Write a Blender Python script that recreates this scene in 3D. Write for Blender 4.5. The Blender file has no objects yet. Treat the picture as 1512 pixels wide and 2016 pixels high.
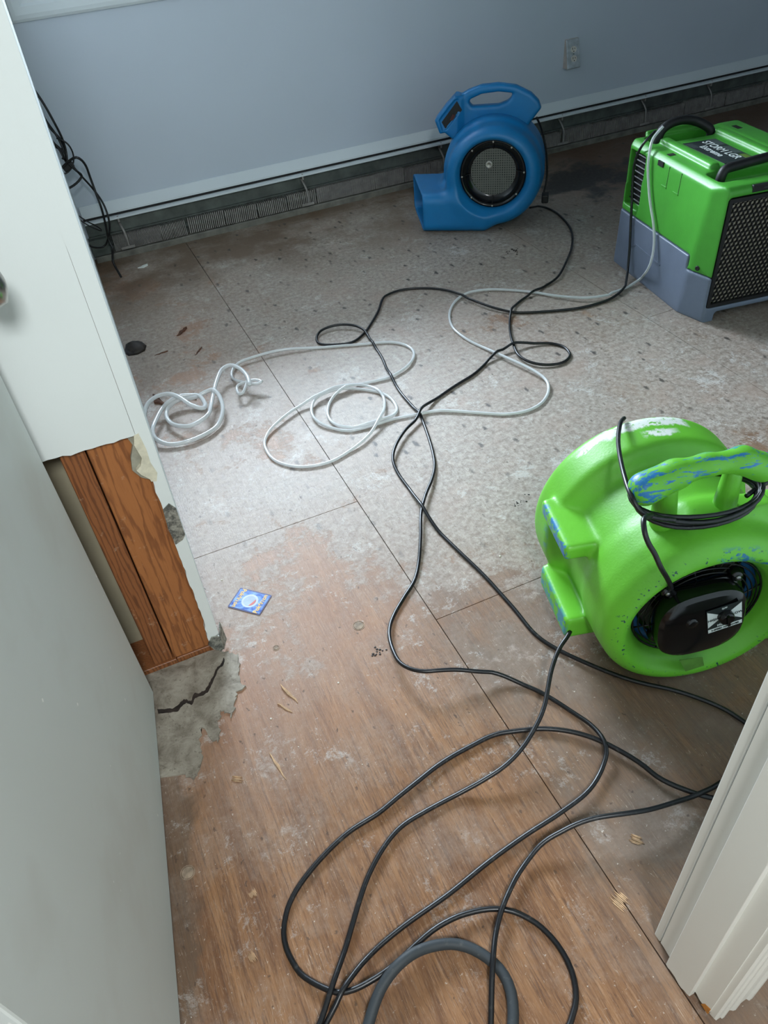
import bpy, math, random
import numpy as np
from mathutils import Vector, Matrix
C = bpy.context.scene.collection
S = bpy.context.scene
R_ = math.radians
random.seed(7)

# ------------------------------------------------------------------ camera
PITCH, YAW, ROLL = R_(41.90752722), R_(-20.12267285), R_(-6.02329801)
cp, sp = math.cos(PITCH), math.sin(PITCH)
Fw = Vector((-math.sin(YAW)*cp, math.cos(YAW)*cp, -sp))
Rr = Vector((math.cos(YAW), math.sin(YAW), 0)); Uu = Rr.cross(Fw)
Rt = Rr*math.cos(ROLL)+Uu*math.sin(ROLL); Up = Uu*math.cos(ROLL)-Rr*math.sin(ROLL)
cd = bpy.data.cameras.new('camera'); cam = bpy.data.objects.new('camera', cd); C.objects.link(cam)
m = Matrix((Rt, Up, -Fw)).transposed().to_4x4(); m.translation = (0, 0, 1.35)
cam.matrix_world = m
cd.sensor_fit = 'HORIZONTAL'; cd.sensor_width = 36; cd.lens = 36*1500/1512; cd.clip_start = .02
S.camera = cam
# ------------------------------------------------------------------ world, lights, exposure
w = bpy.data.worlds.new('sky'); S.world = w; w.use_nodes = True
w.node_tree.nodes['Background'].inputs[0].default_value = (.62, .78, 1, 1)
w.node_tree.nodes['Background'].inputs[1].default_value = 1.0
def area(name, loc, rot, sx, sy, power, col, spread=180):
    l = bpy.data.lights.new(name, 'AREA'); l.shape = 'RECTANGLE'; l.size = sx; l.size_y = sy
    l.energy = power; l.color = col; l.spread = R_(spread)
    o = bpy.data.objects.new(name, l); C.objects.link(o); o.location = loc; o.rotation_euler = [R_(a) for a in rot]
    return o
area('window_daylight', (.60, 4.75, 1.95), (-64, 0, 0), 1.7, 1.0, 460, (.74, .87, 1.0))
area('hall_lamp', (-.02, -.90, 2.28), (33, 0, 0), .42, .42, 50, (.93, .98, 1.0))
S.view_settings.view_transform = 'Standard'; S.view_settings.look = 'None'
S.view_settings.gamma = 1; S.view_settings.use_curve_mapping = False
S.view_settings.exposure = 0.0

# ------------------------------------------------------------------ materials
def s2l(c):
    return tuple(((v/255)/12.92 if v/255 <= .04045 else ((v/255+.055)/1.055)**2.4) for v in c)
class NT:
    def __init__(s, name):
        s.m = bpy.data.materials.new(name); s.m.use_nodes = True
        s.t = s.m.node_tree; s.b = s.t.nodes['Principled BSDF']; s.out = s.t.nodes['Material Output']
    def n(s, typ, **kw):
        o = s.t.nodes.new(typ)
        for k, v in kw.items():
            if k.startswith('i_'):
                key = k[2:]; o.inputs[int(key) if key.isdigit() else key.replace('_', ' ')].default_value = v
            else: setattr(o, k, v)
        return o
    def l(s, a, b): s.t.links.new(a, b)
    def set(s, inp, v):
        if isinstance(v, (int, float, tuple)): inp.default_value = v
        else: s.l(v, inp)
    def pos(s): return s.n('ShaderNodeNewGeometry').outputs['Position']
    def obj(s): return s.n('ShaderNodeTexCoord').outputs['Object']
    def mapp(s, v, sc, loc=(0, 0, 0), rot=(0, 0, 0)):
        o = s.n('ShaderNodeMapping'); s.l(v, o.inputs[0]); o.inputs['Scale'].default_value = sc
        o.inputs['Location'].default_value = loc; o.inputs['Rotation'].default_value = rot; return o.outputs[0]
    def noise(s, v, scale, det=4, rough=.6, dist=0.0):
        o = s.n('ShaderNodeTexNoise'); s.l(v, o.inputs['Vector']); o.inputs['Scale'].default_value = scale
        o.inputs['Detail'].default_value = det; o.inputs['Roughness'].default_value = rough; o.inputs['Distortion'].default_value = dist
        return o.outputs['Fac']
    def ramp(s, f, a, b, lo=0.0, hi=1.0):
        o = s.n('ShaderNodeMapRange'); o.clamp = True; s.set(o.inputs[0], f)
        o.inputs[1].default_value = a; o.inputs[2].default_value = b; o.inputs[3].default_value = lo; o.inputs[4].default_value = hi
        return o.outputs[0]
    def math(s, op, a, b=0.0, c=0.0):
        o = s.n('ShaderNodeMath', operation=op); s.set(o.inputs[0], a); s.set(o.inputs[1], b); s.set(o.inputs[2], c); return o.outputs[0]
    def mix(s, f, a, b):
        o = s.n('ShaderNodeMix', data_type='RGBA'); s.set(o.inputs[0], f)
        for i, v in ((6, a), (7, b)):
            if isinstance(v, tuple): o.inputs[i].default_value = v[:3]+(1,)
            else: s.l(v, o.inputs[i])
        return o.outputs[2]
    def xyz(s, v):
        o = s.n('ShaderNodeSeparateXYZ'); s.l(v, o.inputs[0]); return o.outputs
    def bump(s, h, strength=.3, dist=.002):
        o = s.n('ShaderNodeBump'); s.l(h, o.inputs['Height']); o.inputs['Strength'].default_value = strength
        o.inputs['Distance'].default_value = dist; s.l(o.outputs[0], s.b.inputs['Normal'])
    def fin(s, col, rough=.5, metal=0.0, spec=.5):
        s.set(s.b.inputs['Base Color'], col[:3]+(1,) if isinstance(col, tuple) else col)
        s.set(s.b.inputs['Roughness'], rough); s.set(s.b.inputs['Metallic'], metal); s.b.inputs['Specular IOR Level'].default_value = spec
        return s.m
def plain(name, rgb, rough=.5, metal=0.0, spec=.5, var=.12, sc=25, bump=0.0):
    t = NT(name); p = t.obj(); f = t.noise(p, sc, 3)
    c = s2l(rgb); c2 = tuple(x*(1-var*2) for x in c); c3 = tuple(min(1, x*(1+var)) for x in c)
    if bump: t.bump(t.noise(p, sc*12, 2), bump, .001)
    return t.fin(t.mix(t.ramp(f, .3, .7), c2, c3), rough, metal, spec)

def mat_floor():
    t = NT('old_plywood'); P = t.pos(); X, Y, Z = t.xyz(P)[:3]
    oi = t.n('ShaderNodeObjectInfo').outputs['Random']
    gsh = t.n('ShaderNodeCombineXYZ'); t.l(t.math('MULTIPLY', oi, 7.0), gsh.inputs[0])
    va = t.n('ShaderNodeVectorMath', operation='ADD'); t.l(P, va.inputs[0]); t.l(gsh.outputs[0], va.inputs[1]); PG = va.outputs[0]
    g1 = t.noise(t.mapp(PG, (9, 1.0, 1)), 2.2, 5, .6, 1.5)
    g2 = t.noise(t.mapp(PG, (95, 7, 1)), 4.0, 6, .8, .8)           # fine fibres
    g3 = t.noise(t.mapp(PG, (62, 2.6, 1)), 3.0, 6, .78, 1.6)       # darker latewood strokes
    L = t.noise(P, 1.7, 5, .6, .6); M_ = t.noise(P, 5.5, 7, .68, .35); Fi = t.noise(P, 60, 6, .8, .2); F2 = t.noise(P, 210, 4, .8)
    wood = t.mix(t.ramp(g1, .3, .7), s2l((106, 70, 43)), s2l((154, 112, 75)))
    wood = t.mix(t.ramp(g3, .51, .58, 0, .72), wood, s2l((84, 56, 39)))
    wood = t.mix(t.ramp(g2, .52, .72, 0, .5), wood, s2l((192, 164, 138)))
    wood = t.mix(t.ramp(g2, .46, .28, 0, .5), wood, s2l((84, 60, 46)))
    wood = t.mix(t.ramp(L, .45, .65, 0, .35), wood, s2l((118, 92, 74)))
    pinkm = t.math('MULTIPLY', t.ramp(X, .75, .2), t.ramp(Y, .7, 1.1))
    wood = t.mix(t.math('MULTIPLY', pinkm, .5), wood, s2l((188, 150, 128)))
    # greyer zone on the right of the long seam and near the doorway
    dk = t.math('MULTIPLY', t.ramp(X, .40, .50), t.ramp(Y, 1.5, .9))
    wood = t.mix(t.math('MULTIPLY', dk, t.ramp(M_, .35, .55, .35, .8)), wood, s2l((112, 97, 85)))
    dd_ = t.math('SUBTRACT', X, t.math('MULTIPLY_ADD', Y, .15, -.323))
    band = t.math('MULTIPLY', t.ramp(t.math('ADD', dd_, t.math('MULTIPLY', t.math('SUBTRACT', M_, .5),   .16)), .060, .035), t.ramp(Y, 1.0, .9))
    wood = t.mix(t.math('MULTIPLY', band, .65), wood, s2l((88, 76, 64)))
    # grey glue and paper residue
    res = t.math('ADD', t.ramp(Y, .60, 1.40, -.24, .34), t.math('MULTIPLY', t.math('SUBTRACT', L, .5), 1.1))
    res = t.math('ADD', res, t.math('MULTIPLY', t.math('SUBTRACT', M_, .5), 1.25))
    res = t.math('ADD', res, t.math('MULTIPLY', t.math('SUBTRACT', Fi, .5), .35))
    res = t.math('SUBTRACT', res, t.math('MULTIPLY', pinkm, .20))
    resm = t.math('ADD', t.math('MULTIPLY', t.ramp(res, -.02, .06), .42), t.math('MULTIPLY', t.ramp(res, -.26, .30), .54))
    grey = t.mix(t.ramp(Fi, .38, .62), s2l((128, 116, 105)), s2l((180, 170, 159)))
    grey = t.mix(t.ramp(M_, .48, .66, 0, .5), grey, s2l((160, 138, 124)))
    grey = t.mix(t.ramp(g2, .5, .7, 0, .3), grey, s2l((120, 106, 96)))
    col = t.mix(resm, wood, grey)
    # pale scuffs, crisp and small
    sm = t.math('MULTIPLY', t.ramp(t.noise(P, 7, 9, .85, .25), .565, .60), t.ramp(Y, .3, 1.1, .25, .8))
    sm = t.math('MULTIPLY', sm, t.ramp(F2, .40, .56, .25, 1))
    col = t.mix(t.math('MULTIPLY', sm, .7), col, s2l((204, 203, 198)))
    sm2 = t.math('MULTIPLY', t.ramp(t.noise(t.mapp(P, (1, 1, 1), (5, 3, 0)), 120, 3, .75), .655, .70), t.ramp(M_, .4, .55, .3, 1))
    col = t.mix(t.math('MULTIPLY', sm2, .65), col, s2l((216, 208, 196)))
    # thin pale scratches in two directions
    for sc, rt, off in (((46, 2.6, 1), .9, 0), ((50, 2.2, 1), -1.15, 4), ((60, 3, 1), .15, 8)):
        ns = t.noise(t.mapp(P, sc, (off, off, 0), (0, 0, rt)), 2.4, 2, .5, .15)
        thin = t.math('MULTIPLY', t.ramp(t.math('ABSOLUTE', t.math('SUBTRACT', ns, .5)), .006, .001), t.ramp(t.noise(t.mapp(P, (1, 1, 1), (off*3, 1, 0)), 13, 4, .7), .60, .66))
        col = t.mix(t.math('MULTIPLY', thin, .6), col, s2l((206, 190, 170)))
    # brown water stained band near the heater, darker brown towards the right
    st = t.math('MULTIPLY', t.ramp(Y, 2.75, 3.25), t.ramp(t.noise(P, 2.6, 5, .65), .38, .56))
    col = t.mix(t.math('MULTIPLY', st, .8), col, s2l((98, 76, 54)))
    rb = t.math('MULTIPLY', t.ramp(X, 2.0, 2.5), t.ramp(M_, .3, .6, .7, 1))
    col = t.mix(t.math('MULTIPLY', rb, .85), col, s2l((92, 66, 50)))
    vd = t.n('ShaderNodeVectorMath', operation='DISTANCE'); t.l(t.mapp(P, (1, 1.5, 0)), vd.inputs[0]); vd.inputs[1].default_value = (2.361, 3.141*1.5, 0)
    wet = t.ramp(t.math('ADD', vd.outputs['Value'], t.math('MULTIPLY', t.math('SUBTRACT', M_, .5), 1.1)), .34, .20)
    col = t.mix(t.math('MULTIPLY', wet, .9), col, s2l((34, 32, 32)))
    # dark stain around old fixing holes
    nz = t.n('ShaderNodeTexNoise'); t.l(P, nz.inputs['Vector']); nz.inputs['Scale'].default_value = 75; nz.inputs['Detail'].default_value = 4
    mm = t.n('ShaderNodeVectorMath', operation='MULTIPLY_ADD'); t.l(nz.outputs['Color'], mm.inputs[0]); mm.inputs[1].default_value = (.016, .034, 0); t.l(P, mm.inputs[2])
    def spots(sc, loc, r0, r1, keep):
        vo = t.n('ShaderNodeTexVoronoi', voronoi_dimensions='2D'); vo.inputs['Scale'].default_value = 1; vo.inputs['Randomness'].default_value = 1.0
        t.l(t.mapp(mm.outputs[0], sc, loc, (0, 0, .12)), vo.inputs['Vector'])
        return t.math('MULTIPLY', t.ramp(vo.outputs['Distance'], r1, r0), t.ramp(t.xyz(vo.outputs['Color'])[0], keep, keep+.25))
    msk = t.math('MULTIPLY', t.ramp(Y, 1.0, 1.6, .10, 1.0), t.ramp(X, .1, .6, .4, 1))
    col = t.mix(t.math('MULTIPLY', t.math('MULTIPLY', spots((9.5, 5.0, 1), (0, 0, 0), .03, .082, .2), msk), .85), col, s2l((48, 42, 40)))
    col = t.mix(t.math('MULTIPLY', t.math('MULTIPLY', spots((12, 6, 1), (3.3, 1.7, 0), .02, .085, .45), msk), .8), col, s2l((62, 54, 50)))
    col = t.mix(t.math('MULTIPLY', spots((26, 18, 1), (.3, .7, 0), .03, .07, .45), .65), col, s2l((66, 52, 44)))
    gs = t.ramp(t.noise(t.mapp(P, (20, 4, 1), (0, 0, 0), (0, 0, .5)), 4, 6, .85, 1), .60, .70)
    col = t.mix(t.math('MULTIPLY', gs, .4), col, s2l((76, 64, 56)))
    hgt = t.math('ADD', t.math('MULTIPLY', g2, .8), t.math('ADD', t.math('MULTIPLY', Fi, .5), t.math('MULTIPLY', resm, .5)))
    t.bump(hgt, .5, .002)
    rough = t.math('ADD', t.ramp(Fi, .3, .7, .32, .50), t.ramp(Y, 1.4, .6, 0, .16))
    return t.fin(col, rough, 0, .45)
M = {}
M['floor'] = mat_floor()
def mat_paint(name, rgb, rough=.55, dirt=.25):
    t = NT(name); P = t.pos(); c = s2l(rgb)
    n1 = t.noise(P, 2.2, 3, .5); n2 = t.noise(P, 90, 4, .7)
    col = t.mix(t.ramp(n1, .3, .7), tuple(x*.96 for x in c), c)
    col = t.mix(t.math('MULTIPLY', t.ramp(n2, .70, .74), dirt), col, tuple(x*.72 for x in c))
    t.bump(t.noise(P, 260, 3), .12, .0006)
    return t.fin(col, rough, 0, .4)
M['wall'] = mat_paint('wall_paint', (194, 204, 216), .5)
M['white'] = mat_paint('white_drywall_paint', (214, 219, 216), .6)
M['trimwhite'] = mat_paint('white_gloss_trim_paint', (222, 221, 214), .35, .4)
M['ceil'] = mat_paint('ceiling_paint', (178, 180, 182), .8)
M['winwhite'] = mat_paint('window_frame_white', (214, 222, 226), .35, .1)
def mat_door():
    t = NT('painted_door'); P = t.pos(); X, Y, Z = t.xyz(P)[:3]
    n = t.noise(P, 3.2, 4, .6); c = s2l((206, 211, 208))
    col = t.mix(t.math('MULTIPLY', t.ramp(n, .52, .66), .22), c, s2l((176, 170, 160)))
    sp_ = t.ramp(t.noise(P, 46, 2, .5), .76, .785)
    col = t.mix(sp_, col, s2l((240, 240, 236)))
    return t.fin(col, .5, 0, .4)
M['door'] = mat_door()
def mat_stud(name, a, b, seed):
    t = NT(name); P = t.pos(); Q = t.mapp(P, (1, 1, .11), (seed, 0, seed))
    wv = t.n('ShaderNodeTexWave'); wv.wave_type = 'RINGS'; wv.rings_direction = 'Z'; t.l(Q, wv.inputs['Vector'])
    wv.inputs['Scale'].default_value = 75; wv.inputs['Distortion'].default_value = 8; wv.inputs['Detail'].default_value = 3; wv.inputs['Detail Scale'].default_value = 1.1
    f = t.noise(t.mapp(P, (60, 60, 2.5)), 5, 4, .7)
    col = t.mix(t.ramp(wv.outputs['Fac'], .55, 1.0, 0, .75), s2l(a), s2l(b))
    col = t.mix(t.ramp(f, .5, .75, 0, .35), col, s2l(b))
    ds = t.ramp(t.noise(P, 40, 4, .75), .62, .7)
    col = t.mix(t.math('MULTIPLY', ds, .35), col, s2l((196, 168, 140)))
    t.bump(wv.outputs['Fac'], .15, .001)
    return t.fin(col, .5, 0, .45)
M['stud'] = mat_stud('pine_stud', (158, 100, 56), (112, 66, 36), .31)
M['studd'] = mat_stud('dark_pine_stud', (136, 84, 48), (88, 50, 28), .77)
M['cavity'] = plain('beige_back_of_plaster', (158, 150, 126), .8, var=.06, sc=7)
M['void'] = plain('dark_void', (14, 12, 11), .9)
M['jointdark'] = plain('dirty_subfloor', (40, 30, 24), .9)
def mat_plaster():
    t = NT('damp_plaster'); P = t.pos(); n = t.noise(P, 22, 6, .7, .5); f = t.noise(P, 120, 4, .7)
    col = t.mix(t.ramp(n, .35, .65), s2l((108, 99, 86)), s2l((160, 153, 139)))
    col = t.mix(t.ramp(f, .58, .66, 0, .5), col, s2l((78, 66, 54)))
    t.bump(n, .5, .004); return t.fin(col, .75)
M['plaster'] = mat_plaster()
M['compound'] = plain('cream_joint_compound', (206, 200, 178), .7, var=.1, sc=60)
M['compoundgrey'] = plain('grey_patch_of_old_compound', (150, 148, 132), .7, var=.1, sc=60)
def mat_galv():
    t = NT('galvanised_bead'); P = t.pos(); n = t.noise(P, 90, 4, .7)
    return t.fin(t.mix(t.ramp(n, .4, .6), s2l((96, 98, 94)), s2l((168, 168, 158))), .5, .5)
M['galv'] = mat_galv()
def mat_cable(name, rgb, rough):
    t = NT(name); P = t.pos(); n = t.noise(P, 90, 4, .7); c = s2l(rgb)
    col = t.mix(t.math('MULTIPLY', t.ramp(n, .58, .74), .4), c, s2l((96, 94, 90)))
    return t.fin(col, rough, 0, .5)
M['cable'] = mat_cable('black_rubber_cable', (17, 18, 21), .36)
M['thinblack'] = mat_cable('black_thin_cable', (16, 16, 19), .4)
M['hosegrey'] = mat_cable('dusty_black_hose', (44, 50, 54), .62)
def mat_tube(tr=.58):
    t = NT('clear_vinyl_tube'); t.fin(s2l((224, 226, 226)), .16, 0, .7)
    ts = t.n('ShaderNodeBsdfTransparent'); ts.inputs[0].default_value = (.97, .98, 1, 1)
    lw = t.n('ShaderNodeLayerWeight'); lw.inputs[0].default_value = .35
    mx = t.n('ShaderNodeMixShader'); t.l(t.ramp(lw.outputs['Facing'], 0, 1, tr, .95), mx.inputs[0])
    t.l(ts.outputs[0], mx.inputs[1]); t.l(t.b.outputs[0], mx.inputs[2]); t.l(mx.outputs[0], t.out.inputs[0]); return t.m
M['tube'] = mat_tube()
def mat_roto(name, base, scr, amt, extra=None):
    t = NT(name); P = t.obj(); c = s2l(base)
    n = t.noise(P, 9, 3); col = t.mix(t.ramp(n, .3, .7), tuple(x*.9 for x in c), tuple(min(1, x*1.05) for x in c))
    s1 = t.noise(t.mapp(P, (1, 1, 3), (0, 0, 0), (.3, .8, .2)), 34, 5, .75, .3)
    pm = t.noise(P, 5, 3, .5)
    sc = t.math('MULTIPLY', t.ramp(s1, amt, amt+.02), t.ramp(pm, .42, .5))
    col = t.mix(sc, col, s2l(scr))
    if extra: col = extra(t, P, col)
    t.bump(t.noise(P, 190, 3, .6), .22, .0014)
    return t.fin(col, .42, 0, .5)
def green_extra(t, P, col):
    X, Y, Z = t.xyz(P)[:3]
    def band(v, a, b, c, d): return t.math('MULTIPLY', t.ramp(v, a, b), t.ramp(v, d, c))
    n = t.noise(t.mapp(P, (1, 1, 2)), 40, 5, .7, .4)
    # blue primer worn through along the rim above the inlet
    r = t.math('POWER', t.math('ADD', t.math('POWER', X, 2.0), t.math('POWER', t.math('SUBTRACT', Z, .19), 2.0)), .5)
    rim = t.math('MULTIPLY', band(r, .150, .158, .178, .19), t.ramp(Y, .0, -.02))
    a1 = t.math('MULTIPLY', rim, band(X, -.02, .0, .12, .16))
    col = t.mix(t.math('MULTIPLY', t.math('MULTIPLY', a1, t.ramp(Z, .2, .25)), t.ramp(n, .5, .54)), col, s2l((36, 110, 150)))
    sp2 = t.noise(P, 130, 3, .6); a2 = t.math('MULTIPLY', rim, t.ramp(sp2, .63, .66))
    col = t.mix(a2, col, s2l((24, 66, 74)))
    fe = t.math('MULTIPLY', t.math('MULTIPLY', t.ramp(X, -.222, -.230), t.ramp(Y, .24, .225)), t.ramp(t.noise(P, 45, 5, .75), .48, .52))
    col = t.mix(fe, col, s2l((48, 120, 176)))
    # white paint smear on the rear shoulder
    ang = t.math('ARCTAN2', t.math('SUBTRACT', Z, .2), X)
    wob = t.math('MULTIPLY', t.math('SUBTRACT', t.noise(P, 26, 5, .7), .5), .045)
    yy = t.math('ADD', Y, wob)
    up = t.ramp(Z, .30, .33)
    b1 = t.math('MULTIPLY', band(yy, .266, .272, .300, .304), band(ang, 1.22, 1.28, 2.25, 2.32))
    thin = t.ramp(ang, 1.95, 2.1, 1, 0); thin2 = band(yy, .270, .274, .284, .288)
    b1 = t.math('MULTIPLY', b1, t.math('MAXIMUM', thin, thin2))
    b2 = t.math('MULTIPLY', band(yy, .234, .240, .252, .257), band(ang, 1.38, 1.48, 1.66, 1.74))
    wm = t.math('MULTIPLY', t.math('MAXIMUM', b1, b2), up)
    wm = t.math('MULTIPLY', wm, t.ramp(t.noise(P, 48, 6, .8), .40, .46))
    return t.mix(wm, col, s2l((224, 228, 220)))
def handle_extra(t, P, col):
    n = t.noise(t.mapp(P, (.38, 2.2, 2.2), (0, 0, 0), (0, .1, 0)), 42, 6, .74, .25); Z = t.xyz(P)[2]; X = t.xyz(P)[0]
    up = t.math('ADD', t.ramp(Z, .455, .50, 0, .5), t.ramp(X, -.09, -.135, 0, .5))
    n2 = t.math('ADD', n, t.math('MULTIPLY', t.math('SUBTRACT', up, .5), .16))
    return t.mix(t.ramp(n2, .56, .575), col, s2l((38, 118, 178)))
M['green'] = mat_roto('scuffed_green_plastic', (104, 186, 50), (30, 84, 112), .69, green_extra)
M['greenh'] = mat_roto('worn_green_handle', (104, 186, 50), (30, 84, 112), .69, handle_extra)
M['blue'] = mat_roto('scuffed_blue_plastic', (6, 110, 168), (70, 140, 160), .72)
M['dgreen'] = mat_roto('green_dehumidifier_plastic', (72, 158, 52), (60, 116, 50), .80)
M['dgrey'] = mat_roto('grey_dehumidifier_plastic', (108, 118, 137), (90, 96, 108), .80)
M['black'] = plain('black_plastic', (10, 10, 12), .16, var=.1)
M['blackm'] = plain('matt_black_plastic', (20, 20, 22), .55, var=.1)
M['wire'] = plain('black_wire', (12, 12, 14), .35)
M['bluep'] = plain('blue_impeller', (40, 104, 160), .4)
M['gmetal'] = plain('grey_blade_metal', (176, 172, 164), .4, .6)
M['labelwhite'] = plain('label_white', (222, 228, 224), .4, var=.02)
M['labeldark'] = plain('label_dark', (38, 46, 46), .35)
M['labelgrey'] = plain('label_grey', (70, 78, 78), .4)
M['olive'] = plain('label_olive', (96, 124, 40), .4)
M['red'] = plain('red_print', (190, 70, 52), .4)
M['screw'] = plain('steel_screw', (150, 150, 150), .3, .9)
M['filter'] = plain('beige_filter_mesh', (178, 166, 150), .85, sc=120)
def mat_perf():
    t = NT('perforated_steel'); P = t.obj()
    vo = t.n('ShaderNodeTexVoronoi'); vo.voronoi_dimensions = '3D'; vo.inputs['Scale'].default_value = 105; vo.inputs['Randomness'].default_value = .0
    t.l(P, vo.inputs['Vector']); n = t.noise(P, 18, 5, .7)
    dust = t.ramp(n, .42, .6)
    d = t.ramp(vo.outputs['Distance'], .34, .42)
    col = t.mix(t.math('MAXIMUM', d, t.math('MULTIPLY', dust, .55)), s2l((16, 17, 18)), s2l((104, 104, 98)))
    return t.fin(col, .6, .2)
M['perf'] = mat_perf()
M['heaterback'] = plain('grey_green_heater_steel', (92, 98, 94), .5, .2, var=.2, sc=14)
M['heatergap'] = plain('dark_heater_shadow_gap', (30, 30, 30), .8)
M['fin'] = plain('aluminium_fins', (156, 152, 148), .5, .35, var=.15)
M['heaterbase'] = plain('dusty_heater_base', (120, 118, 110), .6, .2, var=.2, sc=20)
M['plate'] = plain('dusty_outlet_plate', (176, 184, 190), .4, var=.15, sc=40)
M['outletw'] = plain('white_receptacle', (214, 210, 200), .35)
M['beige'] = plain('beige_box_side', (190, 178, 170), .6)
M['chrome'] = plain('satin_chrome', (170, 168, 164), .25, .95)
M['crumb'] = plain('plaster_crumb', (220, 212, 198), .8)
M['splinter'] = plain('brown_bark_splinter', (96, 62, 44), .8, var=.3, sc=90)
M['palewood'] = plain('pale_split_wood', (188, 154, 118), .75, var=.2, sc=60)
M['orangewood'] = plain('orange_bare_wood', (196, 128, 52), .6, var=.2, sc=60)
M['rot'] = plain('dark_brown_matter', (46, 38, 33), .6, var=.4, sc=50)
M['plug'] = plain('wooden_knot_plug', (150, 132, 112), .7, var=.25, sc=60)
M['cardnavy'] = plain('card_navy_edge', (20, 36, 104), .3, var=.05)
def mat_card():
    t = NT('blue_swirl_print'); P = t.obj()
    n = t.noise(P, 26, 4, .6, 1.8)
    col = t.mix(t.ramp(n, .35, .62), s2l((24, 74, 170)), s2l((140, 180, 232)))
    return t.fin(col, .22, 0, .6)
M['cardblue'] = mat_card()
M['cardpale'] = plain('card_pale_disc', (186, 196, 226), .3, var=.05)
M['yellow'] = plain('card_yellow_print', (230, 180, 70), .35, var=.05)
def mat_glass():
    t = NT('window_glass'); ts = t.n('ShaderNodeBsdfTransparent'); gl = t.n('ShaderNodeBsdfGlossy'); gl.inputs['Roughness'].default_value = .02
    fr = t.n('ShaderNodeFresnel'); mx = t.n('ShaderNodeMixShader'); t.l(fr.outputs[0], mx.inputs[0]); t.l(ts.outputs[0], mx.inputs[1]); t.l(gl.outputs[0], mx.inputs[2])
    t.l(mx.outputs[0], t.out.inputs[0]); return t.m
M['glass'] = mat_glass()

# ------------------------------------------------------------------ helpers
def tag(o, label=None, cat=None, group=None, kind=None):
    if label: o['label'] = label
    if cat: o['category'] = cat
    if group: o['group'] = group
    if kind: o['kind'] = kind
    return o
def empty(name, loc=(0, 0, 0), rz=0):
    o = bpy.data.objects.new(name, None); C.objects.link(o); o.location = loc; o.rotation_euler = (0, 0, rz); o.empty_display_size = .05; return o
class MB:
    def __init__(s): s.v = []; s.f = []
    def add(s, v, f):
        k = len(s.v); s.v += [tuple(p) for p in v]; s.f += [tuple(i+k for i in q) for q in f]; return s
    def box(s, x0, x1, y0, y1, z0, z1):
        return s.add([(x0,y0,z0),(x1,y0,z0),(x1,y1,z0),(x0,y1,z0),(x0,y0,z1),(x1,y0,z1),(x1,y1,z1),(x0,y1,z1)],
                     [(0,3,2,1),(4,5,6,7),(0,1,5,4),(1,2,6,5),(2,3,7,6),(3,0,4,7)])
    def hexa(s, bot, top):
        n = len(bot); return s.add(list(bot)+list(top), [tuple(range(n))[::-1], tuple(range(n, 2*n))]+[(i, (i+1) % n, n+(i+1) % n, n+i) for i in range(n)])
    def prism(s, pts, a, b, f):      # pts 2D, f(p, t) -> 3D
        return s.hexa([f(p, a) for p in pts], [f(p, b) for p in pts])
    def tube(s, pts, r, seg=8, closed=False, flat=1.0):
        P = [Vector(p) for p in pts]; n = len(P); rings = []; up = Vector((0, 0, 1)); nrm = None
        for i in range(n):
            a = P[(i-1) % n] if closed else P[max(i-1, 0)]; b = P[(i+1) % n] if closed else P[min(i+1, n-1)]
            t = (b-a)
            if t.length < 1e-9: t = Vector((1, 0, 0))
            t.normalize()
            if nrm is None:
                nrm = up.cross(t)
                if nrm.length < 1e-3: nrm = Vector((1, 0, 0)).cross(t)
            nrm = (nrm-t*nrm.dot(t)); nrm.normalize(); bn = t.cross(nrm)
            rr = r[i] if isinstance(r, (list, tuple)) else r
            rings.append([P[i]+nrm*math.cos(2*math.pi*k/seg)*rr+bn*math.sin(2*math.pi*k/seg)*rr*flat for k in range(seg)])
        v = [p for q in rings for p in q]; f = []
        for i in range(n if closed else n-1):
            j = (i+1) % n
            for k in range(seg):
                f.append((i*seg+k, i*seg+(k+1) % seg, j*seg+(k+1) % seg, j*seg+k))
        if not closed: f += [tuple(range(seg))[::-1], tuple((n-1)*seg+k for k in range(seg))]
        return s.add(v, f)
    def lathe(s, prof, seg=48, c=(0, 0, 0), ax='y', cap=True):   # prof: (r, h); axis along given axis
        v = []; f = []
        for r, h in prof:
            for k in range(seg):
                a = 2*math.pi*k/seg; x, z = r*math.cos(a), r*math.sin(a)
                v.append((c[0]+x, c[1]+h, c[2]+z) if ax == 'y' else (c[0]+x, c[1]+z, c[2]+h))
        for i in range(len(prof)-1):
            for k in range(seg):
                q = (i*seg+k, i*seg+(k+1) % seg, (i+1)*seg+(k+1) % seg, (i+1)*seg+k)
                f.append(q if ax == 'y' else q[::-1])
        if cap: f += [tuple(range(seg)), tuple(range((len(prof)-1)*seg, len(prof)*seg))[::-1]]
        return s.add(v, f)
    def build(s, name, mat, parent=None, smooth=False, bevel=0, seg=2, loc=None):
        me = bpy.data.meshes.new(name); me.from_pydata(s.v, [], s.f); me.update(); me.materials.append(mat)
        o = bpy.data.objects.new(name, me); C.objects.link(o)
        if parent: o.parent = parent
        if loc: o.location = loc
        if smooth:
            me.polygons.foreach_set('use_smooth', [True]*len(me.polygons))
        if bevel:
            b = o.modifiers.new('bevel', 'BEVEL'); b.width = bevel; b.segments = seg; b.limit_method = 'ANGLE'; b.angle_limit = R_(40)
        return o
def autosmooth(o, ang=40):
    me = o.data; me.polygons.foreach_set('use_smooth', [True]*len(me.polygons)); me.set_sharp_from_angle(angle=R_(ang)); return o
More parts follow.
